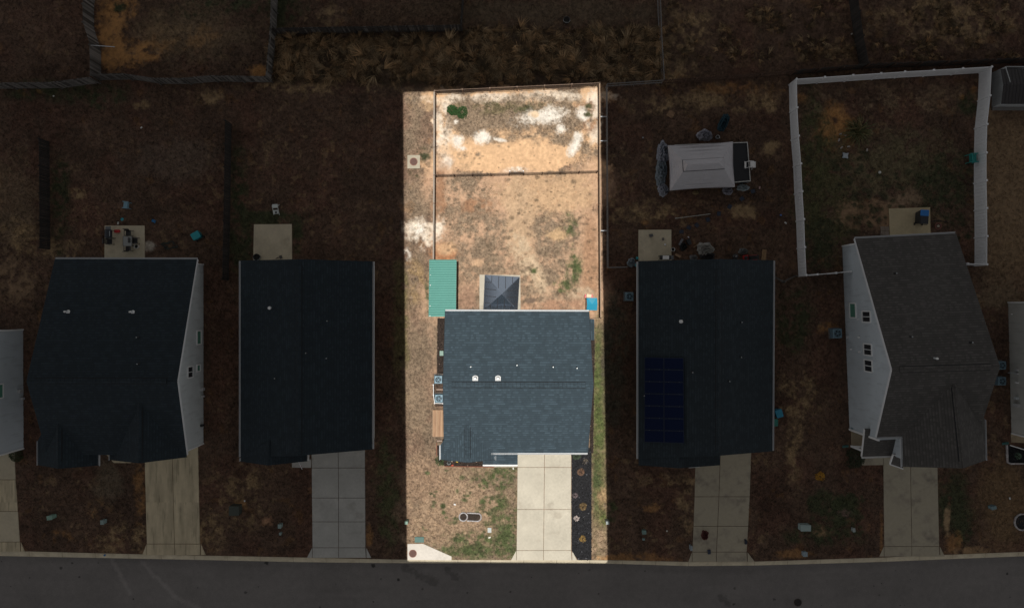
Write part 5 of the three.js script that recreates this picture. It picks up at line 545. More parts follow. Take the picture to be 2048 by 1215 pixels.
bin(1850, 433.5, -0.05, [0.02, 0.022, 0.028], [0.02, 0.17, 0.5, 0.42], 'black wheeled bin with a blue lid on the right-hand patio', 0.7, 1.25, 1.05); bin(1559, 826.5, 0.3, [0.02, 0.2, 0.32], [0.025, 0.27, 0.42], 'blue wheeled bin beside the solar-panel house', 0.58, 0.66); bin(1550.5, 844.5, 0, [0.02, 0.15, 0.13], [0.025, 0.2, 0.16], 'green wheeled bin half under the eave of the solar-panel house', 0.5, 0.6); bin(390.5, 470.5, 0.52, [0.015, 0.21, 0.25], [0.02, 0.3, 0.34], 'teal bin standing on the left backyard lawn', 0.74, 0.6, 0.8);
function chairAt(px, py, ry, c, label, o = {}) { // seat, back, arms, four legs; faces -z before turning
  const p = P(px, py, 0.4).setY(o.base || 0), t = thing(o.name || 'garden_chair', label, 'chair', p.clone(), o.group || 'chairs about the yards'), m = M(c, 0.5), f = o.frame ? M(o.frame, 0.5) : m, L = (g) => { g = g.index ? g.toNonIndexed() : g; g.rotateY(ry); g.translate(p.x, p.y, p.z); return g; }, s = o.s || 1, bx = (w, h, d, x, y, z, rx = 0) => { const g = new RoundedBoxGeometry(w * s, h * s, d * s, 1, 0.012); g.rotateX(rx); g.translate(x * s, y * s, z * s); return L(g); };
  part('seat', bx(0.46, 0.05, 0.44, 0, 0.4, 0, 0.06), m, t); for (let k = -2; k <= 2; k++) part('back_slat', bx(0.075, 0.5, 0.025, k * 0.093, 0.66, 0.28, 0.3), m, t); part('back_rail', bx(0.5, 0.07, 0.04, 0, 0.88, 0.35, 0.3), f, t);
  for (const k of [-1, 1]) { part('arm', bx(0.06, 0.035, 0.5, k * 0.27, 0.6, 0.02), f, t); part('leg', bx(0.045, 0.6, 0.045, k * 0.25, 0.3, -0.2), f, t); part('leg', bx(0.045, 0.6, 0.045, k * 0.25, 0.3, 0.24), f, t); } return t;
}
chairAt(252, 410, 1.45, [0.24, 0.42, 0.52], 'light blue plastic chair on the left backyard lawn', { s: 1.05 }); chairAt(1944, 317, -1.5, [0.02, 0.28, 0.26], 'teal lawn chair against the white fence', { s: 1.4 });
chairAt(219.5, 482.5, -1.57, [0.02, 0.02, 0.024], 'black patio chair below the grill', { base: 0.07, frame: [0.08, 0.075, 0.07] }); chairAt(257, 466.5, 3.14, [0.022, 0.022, 0.024], 'black patio chair above the glass table', { base: 0.07, frame: [0.08, 0.075, 0.07] }); chairAt(270.5, 481, -1.57, [0.022, 0.022, 0.024], 'black patio chair right of the glass table', { base: 0.07, frame: [0.09, 0.085, 0.08] }); chairAt(256.5, 496, 0, [0.03, 0.022, 0.022], 'black patio chair below the glass table', { base: 0.07, frame: [0.08, 0.075, 0.07] });
{ const p = P(254.5, 482, 0.72).setY(0.07), t = thing('patio_table', 'glass-topped table on the left patio', 'table', p.clone()); part('table_top', box(p.clone().setY(0.72), 0.78, 0.02, 0.86, 0, 0.008), new THREE.MeshPhysicalMaterial({ color: col([0.33, 0.34, 0.33]), roughness: 0.25 }), t); part('frame', [bar(V(p.x - 0.4, 0.73, p.z - 0.44), V(p.x + 0.4, 0.73, p.z - 0.44), 0.04), bar(V(p.x - 0.4, 0.73, p.z + 0.44), V(p.x + 0.4, 0.73, p.z + 0.44), 0.04), bar(V(p.x - 0.4, 0.73, p.z - 0.42), V(p.x - 0.4, 0.73, p.z + 0.42), 0.04), bar(V(p.x + 0.4, 0.73, p.z - 0.42), V(p.x + 0.4, 0.73, p.z + 0.42), 0.04)], M([0.14, 0.13, 0.12], 0.5), t).userData.kind = 'stuff'; for (const a of [-1, 1]) for (const b of [-1, 1]) part('leg', bar(V(p.x + a * 0.36, 0.07, p.z + b * 0.4), V(p.x + a * 0.36, 0.72, p.z + b * 0.4), 0.04), black, t); }
function grill(px, py, ry, label, c = [0.02, 0.025, 0.035], w = 0.75, d = 0.55) { const p = P(px, py, 1).setY(0.07), t = thing('grill', label, 'grill', p.clone(), 'barbecue grills'), L = (g) => { g = g.index ? g.toNonIndexed() : g; g.rotateY(ry); g.translate(p.x, p.y, p.z); return g; }, B = (W, h, D, x, y, z, r = 0.02) => { const g = new RoundedBoxGeometry(W, h, D, 2, r); g.translate(x, y, z); return L(g); }, m = M(c, 0.4); part('firebox', B(w, 0.25, d, 0, 0.75, 0), m, t); const lid = new THREE.CylinderGeometry(d * 0.5, d * 0.5, w, 16, 1, false, 0, Math.PI); lid.rotateZ(Math.PI / 2); lid.scale(1, 0.55, 1); lid.translate(0, 0.87, 0); part('lid', L(lid), m, t); part('lid_handle', B(w * 0.6, 0.03, 0.03, 0, 1.0, d * 0.42), ventMetal, t); part('side_shelf', B(0.28, 0.03, d * 0.9, w / 2 + 0.15, 0.82, 0), M([0.14, 0.15, 0.16], 0.5), t); for (const a of [-1, 1]) for (const b of [-1, 1]) part('leg', B(0.04, 0.65, 0.04, a * w * 0.44, 0.32, b * d * 0.4, 0.005), black, t); }
grill(214, 467, 1.57, 'dark covered grill on the left patio edge'); grill(1331, 514.5, 0, 'long grill with a white lid panel at the house end of the patio', [0.03, 0.03, 0.032], 0.95, 0.4);
solo('serving_tray', 'white tray lying on the long grill', 'tray', box(P(1332, 514.5, 1.1), 0.56, 0.03, 0.32, 0, 0.01), white, P(1332, 514.5, 1.1));
function bucket(px, py, c, label, r = 0.16) { const p = P(px, py, 0.35).setY(0.03), t = thing('bucket', label, 'bucket', p.clone(), 'buckets in the yards'), g = new THREE.LatheGeometry([[0.001, 0.02], [r * 0.78, 0.02], [r * 0.94, 0.36], [r * 1.06, 0.36], [r * 0.86, 0], [0.001, 0]].map(([x, y]) => new THREE.Vector2(x, y)), 22); g.translate(p.x, p.y, p.z); part('pail', g.toNonIndexed(), M(c, 0.5), t); part('contents', disc(p.clone().setY(p.y + 0.2), r * 0.84, 0.01, 18, 0.002), M([0.03, 0.028, 0.026], 0.9), t); const hd = new THREE.TorusGeometry(r * 1.05, 0.008, 5, 18, Math.PI); hd.rotateX(1.2); hd.translate(p.x, p.y + 0.35, p.z); part('handle', hd.toNonIndexed(), ventMetal, t); }
bucket(271.5, 492.5, [0.66, 0.64, 0.6], 'white bucket beside the glass table', 0.19); bucket(1346.5, 498.5, [0.75, 0.75, 0.73], 'white bucket at the right edge of the cluttered patio', 0.17); bucket(1436, 273.5, [0.62, 0.62, 0.62], 'white bucket above the grey pool canopy', 0.17); bucket(897.5, 925, [0.5, 0.56, 0.56], 'grey-blue pot in the front flower bed', 0.16); bucket(513, 514, [0.035, 0.04, 0.045], 'black round fire bowl on the bare patio', 0.3); bucket(1133.5, 39.5, [0.05, 0.045, 0.042], 'dark pot standing at the tall grass edge', 0.3);
{ const p = P(233, 462, 0.25).setY(0.07), t = thing('tool_box', 'bright red toolbox beside the grill', 'toolbox', p.clone()); part('case', box(p, 0.44, 0.2, 0.26, 0.05, 0.03), M([0.5, 0.02, 0.03], 0.45), t); part('lid', box(p.clone().setY(0.272), 0.45, 0.05, 0.27, 0.05, 0.02), M([0.55, 0.025, 0.03], 0.45), t); part('handle', box(p.clone().setY(0.325), 0.2, 0.03, 0.04, 0.05, 0.01), M([0.4, 0.03, 0.04], 0.5), t); }
{ const p = P(244, 438.3), t = thing('flying_disc', 'cyan plastic disc on the lawn above the left patio', 'toy disc', p.clone()); part('plate', disc(p, 0.135, 0.03, 22, 0.012), M([0.02, 0.42, 0.52], 0.4), t); part('rim', ring(p.clone().setY(0.022), 0.11, 0.137, 0.02, 22), M([0.02, 0.46, 0.56], 0.4), t); }
solo('toy_tray', 'small blue plastic tray on the lawn right of the left patio', 'tray', [box(P(307.5, 442), 0.34, 0.03, 0.24, -0.4, 0.01), box(P(304.5, 440.5), 0.04, 0.1, 0.24, -0.4, 0.01), box(P(310.5, 443.5), 0.04, 0.1, 0.24, -0.4, 0.01)], M([0.02, 0.22, 0.5], 0.45), P(307.5, 442));
{ const p = P(550.7, 418.5, 0.3).setY(0), t = thing('lounge_chair', 'white plastic step stool on the lawn above the bare patio', 'step stool', p.clone()); t.name = 'step_stool'; const m = M([0.62, 0.66, 0.64], 0.5); part('upper_tread', box(p.clone().setY(0.45).add(V(0, 0, -0.28)), 0.5, 0.04, 0.34, 0.06, 0.015), m, t); part('lower_tread', box(p.clone().setY(0.24).add(V(0, 0, 0.22)), 0.48, 0.04, 0.36, 0.06, 0.015), m, t); for (const s of [-1, 1]) { part('side_frame', [bar(p.clone().add(V(s * 0.24, 0, 0.46)), p.clone().add(V(s * 0.24, 0.5, -0.3)), 0.05), bar(p.clone().add(V(s * 0.24, 0, -0.46)), p.clone().add(V(s * 0.24, 0.46, -0.28)), 0.05)], m, t); } part('drain_cup', disc(p.clone().setY(0.28).add(V(0.03, 0, 0.26)), 0.1, 0.012, 14), black, t); }
solo('bicycle_pump', 'small dark broom head lying on the bare patio', 'broom', [bar(P(551, 517, 0.1), P(562, 512, 0.1), 0.05, 0.05), box(P(562, 514).setY(0.07), 0.24, 0.08, 0.3, 0.3, 0.02)], M([0.09, 0.085, 0.08], 0.8), P(557, 515)).name = 'broom';
function heap(px, py, rx, rz, h, c, label, cat, seed, o = {}) { // crumpled cloth: a folded, noisy sheet
  const p = P(px, py), g = new THREE.CircleGeometry(1, 40, 0, 6.2832), N = 34, pos = [], idx = [], uv = []; const rot = o.rot || 0;
  for (let j = 0; j <= N; j++) for (let i = 0; i <= 48; i++) { const a = i / 48 * 6.2832, r = j / N, e = 1 + 0.45 * (fbm(Math.cos(a) * 2 + seed, Math.sin(a) * 2 + seed, 3) - 0.5) * 2 * 0.7, x = Math.cos(a) * r * e, z = Math.sin(a) * r * e, rid = 1 - Math.abs(2 * fbm(x * 3.1 + seed * 3, z * 3.1 + seed, 4) - 1) * 2.2, f = 1 - Math.abs(2 * vn(x * 7 + seed, z * 7) - 1); const y = 0.02 + h * Math.max(0, (1 - r ** 4)) * (0.15 + 0.7 * Math.max(0, rid) + 0.65 * f * f), X = x * rx, Zz = z * rz; pos.push(p.x + X * Math.cos(rot) - Zz * Math.sin(rot), y, p.z + X * Math.sin(rot) + Zz * Math.cos(rot)); uv.push(x, z); if (j && i) { const k = j * 49 + i; idx.push(k - 50, k - 1, k, k - 50, k, k - 49); } }
  const b = new THREE.BufferGeometry(); b.setAttribute('position', new THREE.Float32BufferAttribute(pos, 3)); b.setAttribute('uv', new THREE.Float32BufferAttribute(uv, 2)); b.setIndex(idx); const q = b.toNonIndexed(); q.computeVertexNormals(); const m = solo(o.name || 'crumpled_tarp', label, cat, q, M(c, 0.7, { map: fabricMap }), p, o.group); return m;
}
const hg = { group: 'crumpled sheets round the pool' };
heap(1325, 305, 0.55, 1.1, 0.5, [0.36, 0.38, 0.44], 'grey crumpled sheet at the upper left corner of the pool canopy', 'tarp', 3, hg); heap(1322, 345, 0.55, 1.25, 0.5, [0.28, 0.33, 0.37], 'blue-grey crumpled sheet along the left side of the pool canopy', 'tarp', 5, hg); heap(1326, 379, 0.5, 0.6, 0.4, [0.42, 0.44, 0.5], 'pale crumpled sheet at the lower left corner of the pool canopy', 'tarp', 8, hg); heap(1410, 271, 0.75, 0.55, 0.6, [0.44, 0.44, 0.5], 'lilac-grey bundle heaped above the pool canopy', 'tarp', 11, hg); heap(1455, 381, 0.5, 0.42, 0.3, [0.34, 0.33, 0.38], 'grey rag bundle below the pool canopy', 'tarp', 14, hg); heap(1486, 375, 0.6, 0.35, 0.25, [0.36, 0.42, 0.44], 'pale rag bundle at the lower right of the pool', 'tarp', 17, hg); heap(1447, 246, 0.42, 1.0, 0.25, [0.018, 0.06, 0.085], 'dark blue plastic sheet lying above the pool', 'tarp', 20, { rot: 0.35, ...hg }); heap(1391, 385, 0.3, 0.22, 0.2, [0.4, 0.3, 0.16], 'tan crumpled bag just under the canopy edge', 'bag', 23, { name: 'crumpled_bag' });
heap(1409, 497, 0.85, 0.6, 0.55, [0.46, 0.45, 0.42], 'pale grey tarp heap by the cluttered patio', 'tarp', 26); heap(1366, 492, 0.35, 0.4, 0.4, [0.04, 0.042, 0.046], 'black rubbish bag right of the cluttered patio', 'bag', 29, { name: 'rubbish_bag' }); heap(1415, 512, 0.75, 0.35, 0.4, [0.06, 0.06, 0.065], 'black bag heap against the back of the solar-panel house', 'bag', 32, { name: 'rubbish_bag' }); heap(1387, 515, 0.35, 0.28, 0.35, [0.3, 0.3, 0.3], 'grey bundle left of the black bag heap', 'bag', 35, { name: 'crumpled_bag' }); heap(1486, 503, 0.42, 0.3, 0.3, [0.22, 0.23, 0.22], 'grey-green cover behind the red mower', 'tarp', 38); heap(1263, 525, 0.38, 0.4, 0.5, [0.32, 0.38, 0.42], 'blue-grey bundle left of the cluttered patio', 'tarp', 41); heap(1409.5, 1069, 0.34, 0.46, 0.25, [0.12, 0.035, 0.03], 'dark red crumpled cloth on the dull driveway', 'cloth', 44, { name: 'crumpled_cloth' });
{ // pool and its canopy
  const p = thing('swimming_pool', 'rectangular frame pool with a dark cover under the grey canopy', 'swimming pool', P(1430, 325)); const a = P(1350, 290, 1.0), b = P(1495, 284.5, 1.0), c = P(1501, 361.5, 1.0), d = P(1353, 374, 1.0), q = [a, b, c, d], liner = M([0.012, 0.014, 0.018], 0.5); part('cover', prism(q.map((v) => v.clone().setY(0.93)), 0.05, V(0, 1, 0)), liner, p); q.forEach((v, i) => { const w = q[(i + 1) % 4]; part('side', prism([v.clone().setY(0), w.clone().setY(0), w.clone().setY(0.96), v.clone().setY(0.96)], 0.03), liner, p); part('top_rail', cyl(v.clone(), w.clone(), 0.045, 10), M([0.5, 0.5, 0.48], 0.4, { metalness: 0.3 }), p); part('frame_leg', cyl(v.clone().setY(0), v.clone(), 0.045, 10), galv, p); });
  const l = thing('pool_ladder', 'white ladder over the right end of the pool', 'ladder', P(1504, 330)); for (const s of [-1, 1]) { const z = P(1500, 329 + s * 6, 1.2).z, x = P(1500, 329, 1.1).x; part('side_rail', [bar(V(x + 0.55, 0, z), V(x + 0.08, 1.45, z), 0.05), bar(V(x + 0.08, 1.45, z), V(x - 0.18, 1.45, z), 0.05), bar(V(x - 0.18, 1.45, z), V(x - 0.42, 0.8, z), 0.05)], white, l); } for (const [x, y] of [[1503, 1.2], [1507, 0.8], [1510, 0.4], [1491, 1.25]]) part('step', box(P(x, 329, y), 0.16, 0.04, 0.55, 0, 0.01), white, l); part('platform', box(P(1504.5, 327, 1.32), 0.34, 0.04, 0.48, 0, 0.01), white, l);
  const g = thing('canopy', 'grey two-tier fabric canopy standing over the pool', 'canopy', P(1405, 325)), fab = M([0.56, 0.545, 0.57], 0.85, { map: fabricMap }), E = [P(1336.5, 290.5, 2.1), P(1466, 283, 2.1), P(1470, 373.5, 2.1), P(1340.5, 380.5, 2.1)], T = [P(1364.5, 319.5, 2.85), P(1448, 314.5, 2.85), P(1449.5, 338.5, 2.85), P(1366, 343.5, 2.85)], r = rng(61);
  E.forEach((e0, i) => { const e1 = E[(i + 1) % 4], t0 = T[i], t1 = T[(i + 1) % 4], pos = [], uv = [], nu = 28, nv = 14, at = (u, v) => { const e = lerp3(e0, e1, u), t = lerp3(t0, t1, u), p = lerp3(e, t, v), sag = Math.sin(Math.PI * u) * (1 - v); const inward = lerp3(t0, t1, 0.5).sub(lerp3(e0, e1, 0.5)).setY(0).normalize(); p.addScaledVector(inward, 0.09 * sag * (1 - v)); p.y -= 0.13 * Math.sin(Math.PI * v) * Math.sin(Math.PI * u) + 0.075 * Math.sin(v * 24 + 3 * u * (1 - u) * 4 + i * 2) * Math.sin(Math.PI * u) * (i % 2 === 0 ? 1 : 0.3) * (1 - v) + 0.05 * (Math.abs(u - 0.5) < 0.02 ? -0.5 : 0); return p; };
    for (let a = 0; a < nu; a++) for (let b = 0; b < nv; b++) { const k = [at(a / nu, b / nv), at((a + 1) / nu, b / nv), at((a + 1) / nu, (b + 1) / nv), at(a / nu, (b + 1) / nv)]; for (const w of [k[0], k[1], k[2], k[0], k[2], k[3]]) { pos.push(w.x, w.y, w.z); uv.push(w.x, w.z); } } part('lower_tier', raw(pos, uv), fab, g);  part('hem', bar(at(0.001, 0), at(0.5, 0), 0.012, 0.14, -0.07), fab, g); part('hem', bar(at(0.5, 0), at(0.999, 0), 0.012, 0.14, -0.07), fab, g); part('post', bar(lerp3(e0, t0, 0.05).setY(0), lerp3(e0, t0, 0.05).setY(2.1), 0.08), black, g); });
  const c0 = T.map((t) => t.clone().add(V(0, 0.16, 0))), m0 = lerp3(c0[0], c0[1], 0.5), ridgeA = P(1376, 329, 3.5), ridgeB = P(1439, 325.5, 3.5), U = c0.map((t, i) => t.clone().add(V(i === 0 || i === 3 ? 0.06 : -0.06, 0, i < 2 ? 0.06 : -0.06))); part('tier_shade', prism(T.map((t) => t.clone().add(V(0, 0.02, 0))), 0.01, V(0, 1, 0)), M([0.14, 0.14, 0.15], 0.9), g);  // dark sheet added to stand for the shade under the upper tier
  for (const k of [[U[0], U[1], ridgeB, ridgeA], [U[3], U[2], ridgeB, ridgeA], [U[0], U[3], ridgeA], [U[1], U[2], ridgeB]]) part('upper_tier', prism(k, 0.012, V(0, 1, 0)), fab, g); U.forEach((u, i) => part('hem', bar(u, U[(i + 1) % 4], 0.012, 0.12, -0.06), fab, g));
}
// loose things round the pool yard
solo('cardboard_sheet', 'square of cardboard lying in the back of the pool yard', 'cardboard', [box(P(1341.7, 227.8), 0.62, 0.03, 0.6, -0.55, 0.008), box(P(1341.7, 227.8).add(V(0.02, 0.03, 0)), 0.6, 0.012, 0.28, -0.5)], M([0.40, 0.245, 0.14], 0.9, { map: mottleMap }), P(1341.7, 227.8)); solo('pole', 'thin white pole lying on the lawn below the pool', 'pole', [cyl(P(1350.5, 436.5, 0.04), P(1421, 427.5, 0.04), 0.028, 8), cyl(P(1350.5, 436.5, 0.04), P(1354, 436, 0.04), 0.04, 8)], M([0.6, 0.6, 0.55], 0.5), P(1385, 432)); solo('plank', 'short tan plank leaning at the back of the solar-panel house', 'plank', [box(P(1528, 509.5).setY(0.02), 0.40, 0.05, 0.98, -0.13, 0.008), box(P(1528, 509.5).setY(0.07), 0.06, 0.04, 0.9, -0.13)], M([0.50, 0.34, 0.19], 0.9, { map: woodMap }), P(1528, 509.5));
[[1506, 382, 'farthest right'], [1484, 397, 'second from the right'], [1459.6, 413, 'third from the right'], [1438, 427, 'fourth from the right'], [1416, 439, 'fourth from the patio'], [1394, 450, 'third from the patio'], [1378, 454.5, 'second from the patio'], [1363, 463, 'closest to the patio']].forEach(([x, y, l], i) => solo('stepping_stone', `dark blue stepping stone ${l} in the line across the pool yard`, 'stepping stone', [box(P(x, y).setY(-0.01), 0.40, 0.05, 0.36, 0.3 + i * 0.4, 0.03), box(P(x, y).setY(0.035), 0.32, 0.012, 0.28, 0.3 + i * 0.4, 0.005)], M([0.035, 0.045, 0.07], 0.8), P(x, y), 'stepping stones across the pool yard'));
{ const p = P(1493, 515, 0.4).setY(0), t = thing('lawn_mower', 'red lawn mower at the back of the solar-panel house', 'lawn mower', p.clone()), red = M([0.42, 0.015, 0.015], 0.4); part('deck', box(p.clone().setY(0.12), 0.5, 0.16, 0.48, 0.1, 0.05), red, t); part('engine', [disc(p.clone().setY(0.28), 0.16, 0.18, 18, 0.03)], black, t); part('grass_bag', box(p.clone().setY(0.2).add(V(0.62, 0, 0.02)), 0.6, 0.35, 0.42, 0.05, 0.06), M([0.02, 0.02, 0.02], 0.9), t); for (const s of [-1, 1]) { part('handle_bar', bar(p.clone().setY(0.25).add(V(0.2, 0, s * 0.2)), p.clone().setY(0.95).add(V(0.8, 0, s * 0.2)), 0.03), red, t); for (const q of [-1, 1]) { const w = new THREE.CylinderGeometry(0.1, 0.1, 0.05, 14); w.rotateX(Math.PI / 2); w.translate(p.x + q * 0.22, 0.1, p.z + s * 0.27); part('wheel', w.toNonIndexed(), black, t); } } }
{ const p = P(1469.5, 513, 0.4).setY(0), t = thing('kettle_grill', 'black round kettle grill left of the red mower', 'grill', p.clone()), s = new THREE.SphereGeometry(0.27, 22, 14); s.scale(1, 0.72, 1); s.translate(p.x, 0.62, p.z); part('kettle', s.toNonIndexed(), M([0.02, 0.02, 0.022], 0.22), t); for (let k = 0; k < 3; k++) part('leg', bar(p.clone().add(V(Math.cos(k * 2.1) * 0.12, 0.5, Math.sin(k * 2.1) * 0.12)), p.clone().add(V(Math.cos(k * 2.1) * 0.26, 0, Math.sin(k * 2.1) * 0.26)), 0.03), black, t); part('lid_handle', box(p.clone().setY(0.81), 0.12, 0.03, 0.04, 0.4, 0.01), white, t); }
function ball(px, py, r, c, label) { const p = P(px, py, r).setY(0), g = new THREE.IcosahedronGeometry(r, 3); g.translate(p.x, r, p.z); const t = thing('ball', label, 'ball', p.clone(), 'balls lying about'); part('shell', g, M(c, 0.4), t); const b = new THREE.TorusGeometry(r * 0.995, r * 0.04, 5, 24); b.rotateX(1.1); b.translate(p.x, r, p.z); part('seam', b.toNonIndexed(), M(c.map((v) => v * 0.6), 0.5), t); }
ball(1274.5, 516, 0.14, [0.02, 0.3, 0.34], 'cyan ball at the left edge of the cluttered patio'); ball(1272.8, 530, 0.16, [0.1, 0.36, 0.42], 'pale cyan ball tucked at the eave corner'); ball(1760, 344.5, 0.13, [0.6, 0.6, 0.56], 'white ball in the white-fenced yard'); ball(1330.5, 489, 0.1, [0.7, 0.7, 0.7], 'white and black ball on the cluttered patio'); ball(325, 1010, 0.05, [0.7, 0.7, 0.7], 'tiny white ball'); scene.remove(scene.children[scene.children.length - 1]);
solo('storage_tub', 'small dark blue tub near the kerb end of the dull driveway', 'tub', [box(P(1418.5, 1103, 0.1).setY(0.03), 0.26, 0.16, 0.4, 0.1, 0.04), box(P(1418.5, 1100, 0.1).setY(0.19), 0.22, 0.04, 0.2, 0.1, 0.02)], M([0.025, 0.035, 0.06], 0.6), P(1418.5, 1103)); solo('storage_tub', 'small dark tub at the right edge of the dull driveway', 'tub', [box(P(1492, 1083.5, 0.1).setY(0.03), 0.22, 0.2, 0.34, 0, 0.03), box(P(1491, 1079, 0.1).setY(0.03), 0.2, 0.12, 0.1, 0, 0.02)], M([0.016, 0.022, 0.04], 0.6), P(1492, 1083.5));
for (const [x, y, ry, l] of [[1765.5, 457, 0.02, 'upper left'], [1774.5, 457, 0.05, 'upper right'], [1765.5, 466, -0.04, 'lower left'], [1774.5, 466, 0.03, 'lower right']]) solo('paver', `${l} paver of the four beside the right-hand patio`, 'paver', box(P(x, y).setY(-0.02), 0.38, 0.07, 0.38, ry, 0.012), M([0.34, 0.275, 0.22], 0.9, { map: mottleMap }), P(x, y), 'four pavers beside the patio');
{ const p = P(1876.5, 452).setY(0), t = thing('fire_ring', 'dull red ring lying right of the right-hand patio', 'ring', p.clone()); part('ring', ring(p, 0.2, 0.33, 0.08, 26), M([0.24, 0.10, 0.075], 0.8, { map: mottleMap }), t); part('hub', disc(p.clone().add(V(0, 0.01, 0)), 0.12, 0.09, 18), M([0.42, 0.36, 0.28], 0.8), t); } { const c = new THREE.CatmullRomCurve3([[1859, 443], [1868, 442], [1878, 440.5], [1888, 443], [1896, 442.5]].map(([x, y]) => P(x, y, 0.03))); solo('hose', 'black hose trailing from the wheeled bin', 'hose', new THREE.TubeGeometry(c, 30, 0.03, 6).toNonIndexed(), M([0.02, 0.02, 0.02], 0.6), P(1877, 442)); }
{ const p = P(1692, 310.5, 0.2).setY(0), t = thing('cushion', 'pale star-shaped cushion below the yucca', 'cushion', p.clone()), s = new THREE.Shape(); for (let k = 0; k < 8; k++) { const a = k * Math.PI / 4 + 0.7, r = k % 2 ? 0.17 : 0.32; s[k ? 'lineTo' : 'moveTo'](Math.cos(a) * r, Math.sin(a) * r); } s.closePath(); const g = new THREE.ExtrudeGeometry(s, { depth: 0.1, bevelSize: 0.03, bevelThickness: 0.03, bevelSegments: 2 }); g.rotateX(-Math.PI / 2); g.translate(p.x, 0.08, p.z); part('pad', g.index ? g.toNonIndexed() : g, M([0.40, 0.45, 0.49], 0.8), t); part('base', box(p, 0.42, 0.07, 0.42, 0.3, 0.02), black, t); }
{ // coiled dark hose left yard
  const pts = []; for (let k = 0; k <= 60; k++) { const a = k * 0.42, R = 14 - k * 0.08 + 3 * Math.sin(k * 1.7); pts.push(P(338 + Math.cos(a) * R * 1.1 + k * 0.05, 490 + Math.sin(a) * R * 0.55, 0.04)); } solo('hose', 'dark garden hose in loose coils right of the left patio', 'hose', new THREE.TubeGeometry(new THREE.CatmullRomCurve3(pts), 260, 0.03, 6).toNonIndexed(), M([0.025, 0.032, 0.025], 0.6), P(338, 490)); }
{ // flag at the porch of the second house
  const p = P(596, 921, 2.1), t = thing('flag', 'small striped flag on a pole at the porch of the dimmed-roof house', 'flag', P(600, 930)), q = P(604, 938, 1.7); part('pole', cyl(p, q, 0.018, 8), white, t); const cols = [[0.5, 0.12, 0.13], [0.7, 0.68, 0.68]]; for (let k = 0; k < 6; k++) { const a = lerp3(p, q, 0.2 + k * 0.12), b = lerp3(p, q, 0.2 + (k + 1) * 0.12), d = V(-0.16 + 0.05 * Math.sin(k * 2), -0.5, 0.05); part('stripe', prism([a, b, b.clone().add(d), a.clone().add(d)], 0.008), M(cols[k % 2], 0.8), t); } part('canton', prism([lerp3(p, q, 0.18).add(V(0, 0.01, 0.01)), lerp3(p, q, 0.5).add(V(0, 0.01, 0.01)), lerp3(p, q, 0.5).add(V(-0.1, -0.25, 0.05)), lerp3(p, q, 0.18).add(V(-0.1, -0.25, 0.05))], 0.008), M([0.1, 0.12, 0.3], 0.8), t); }
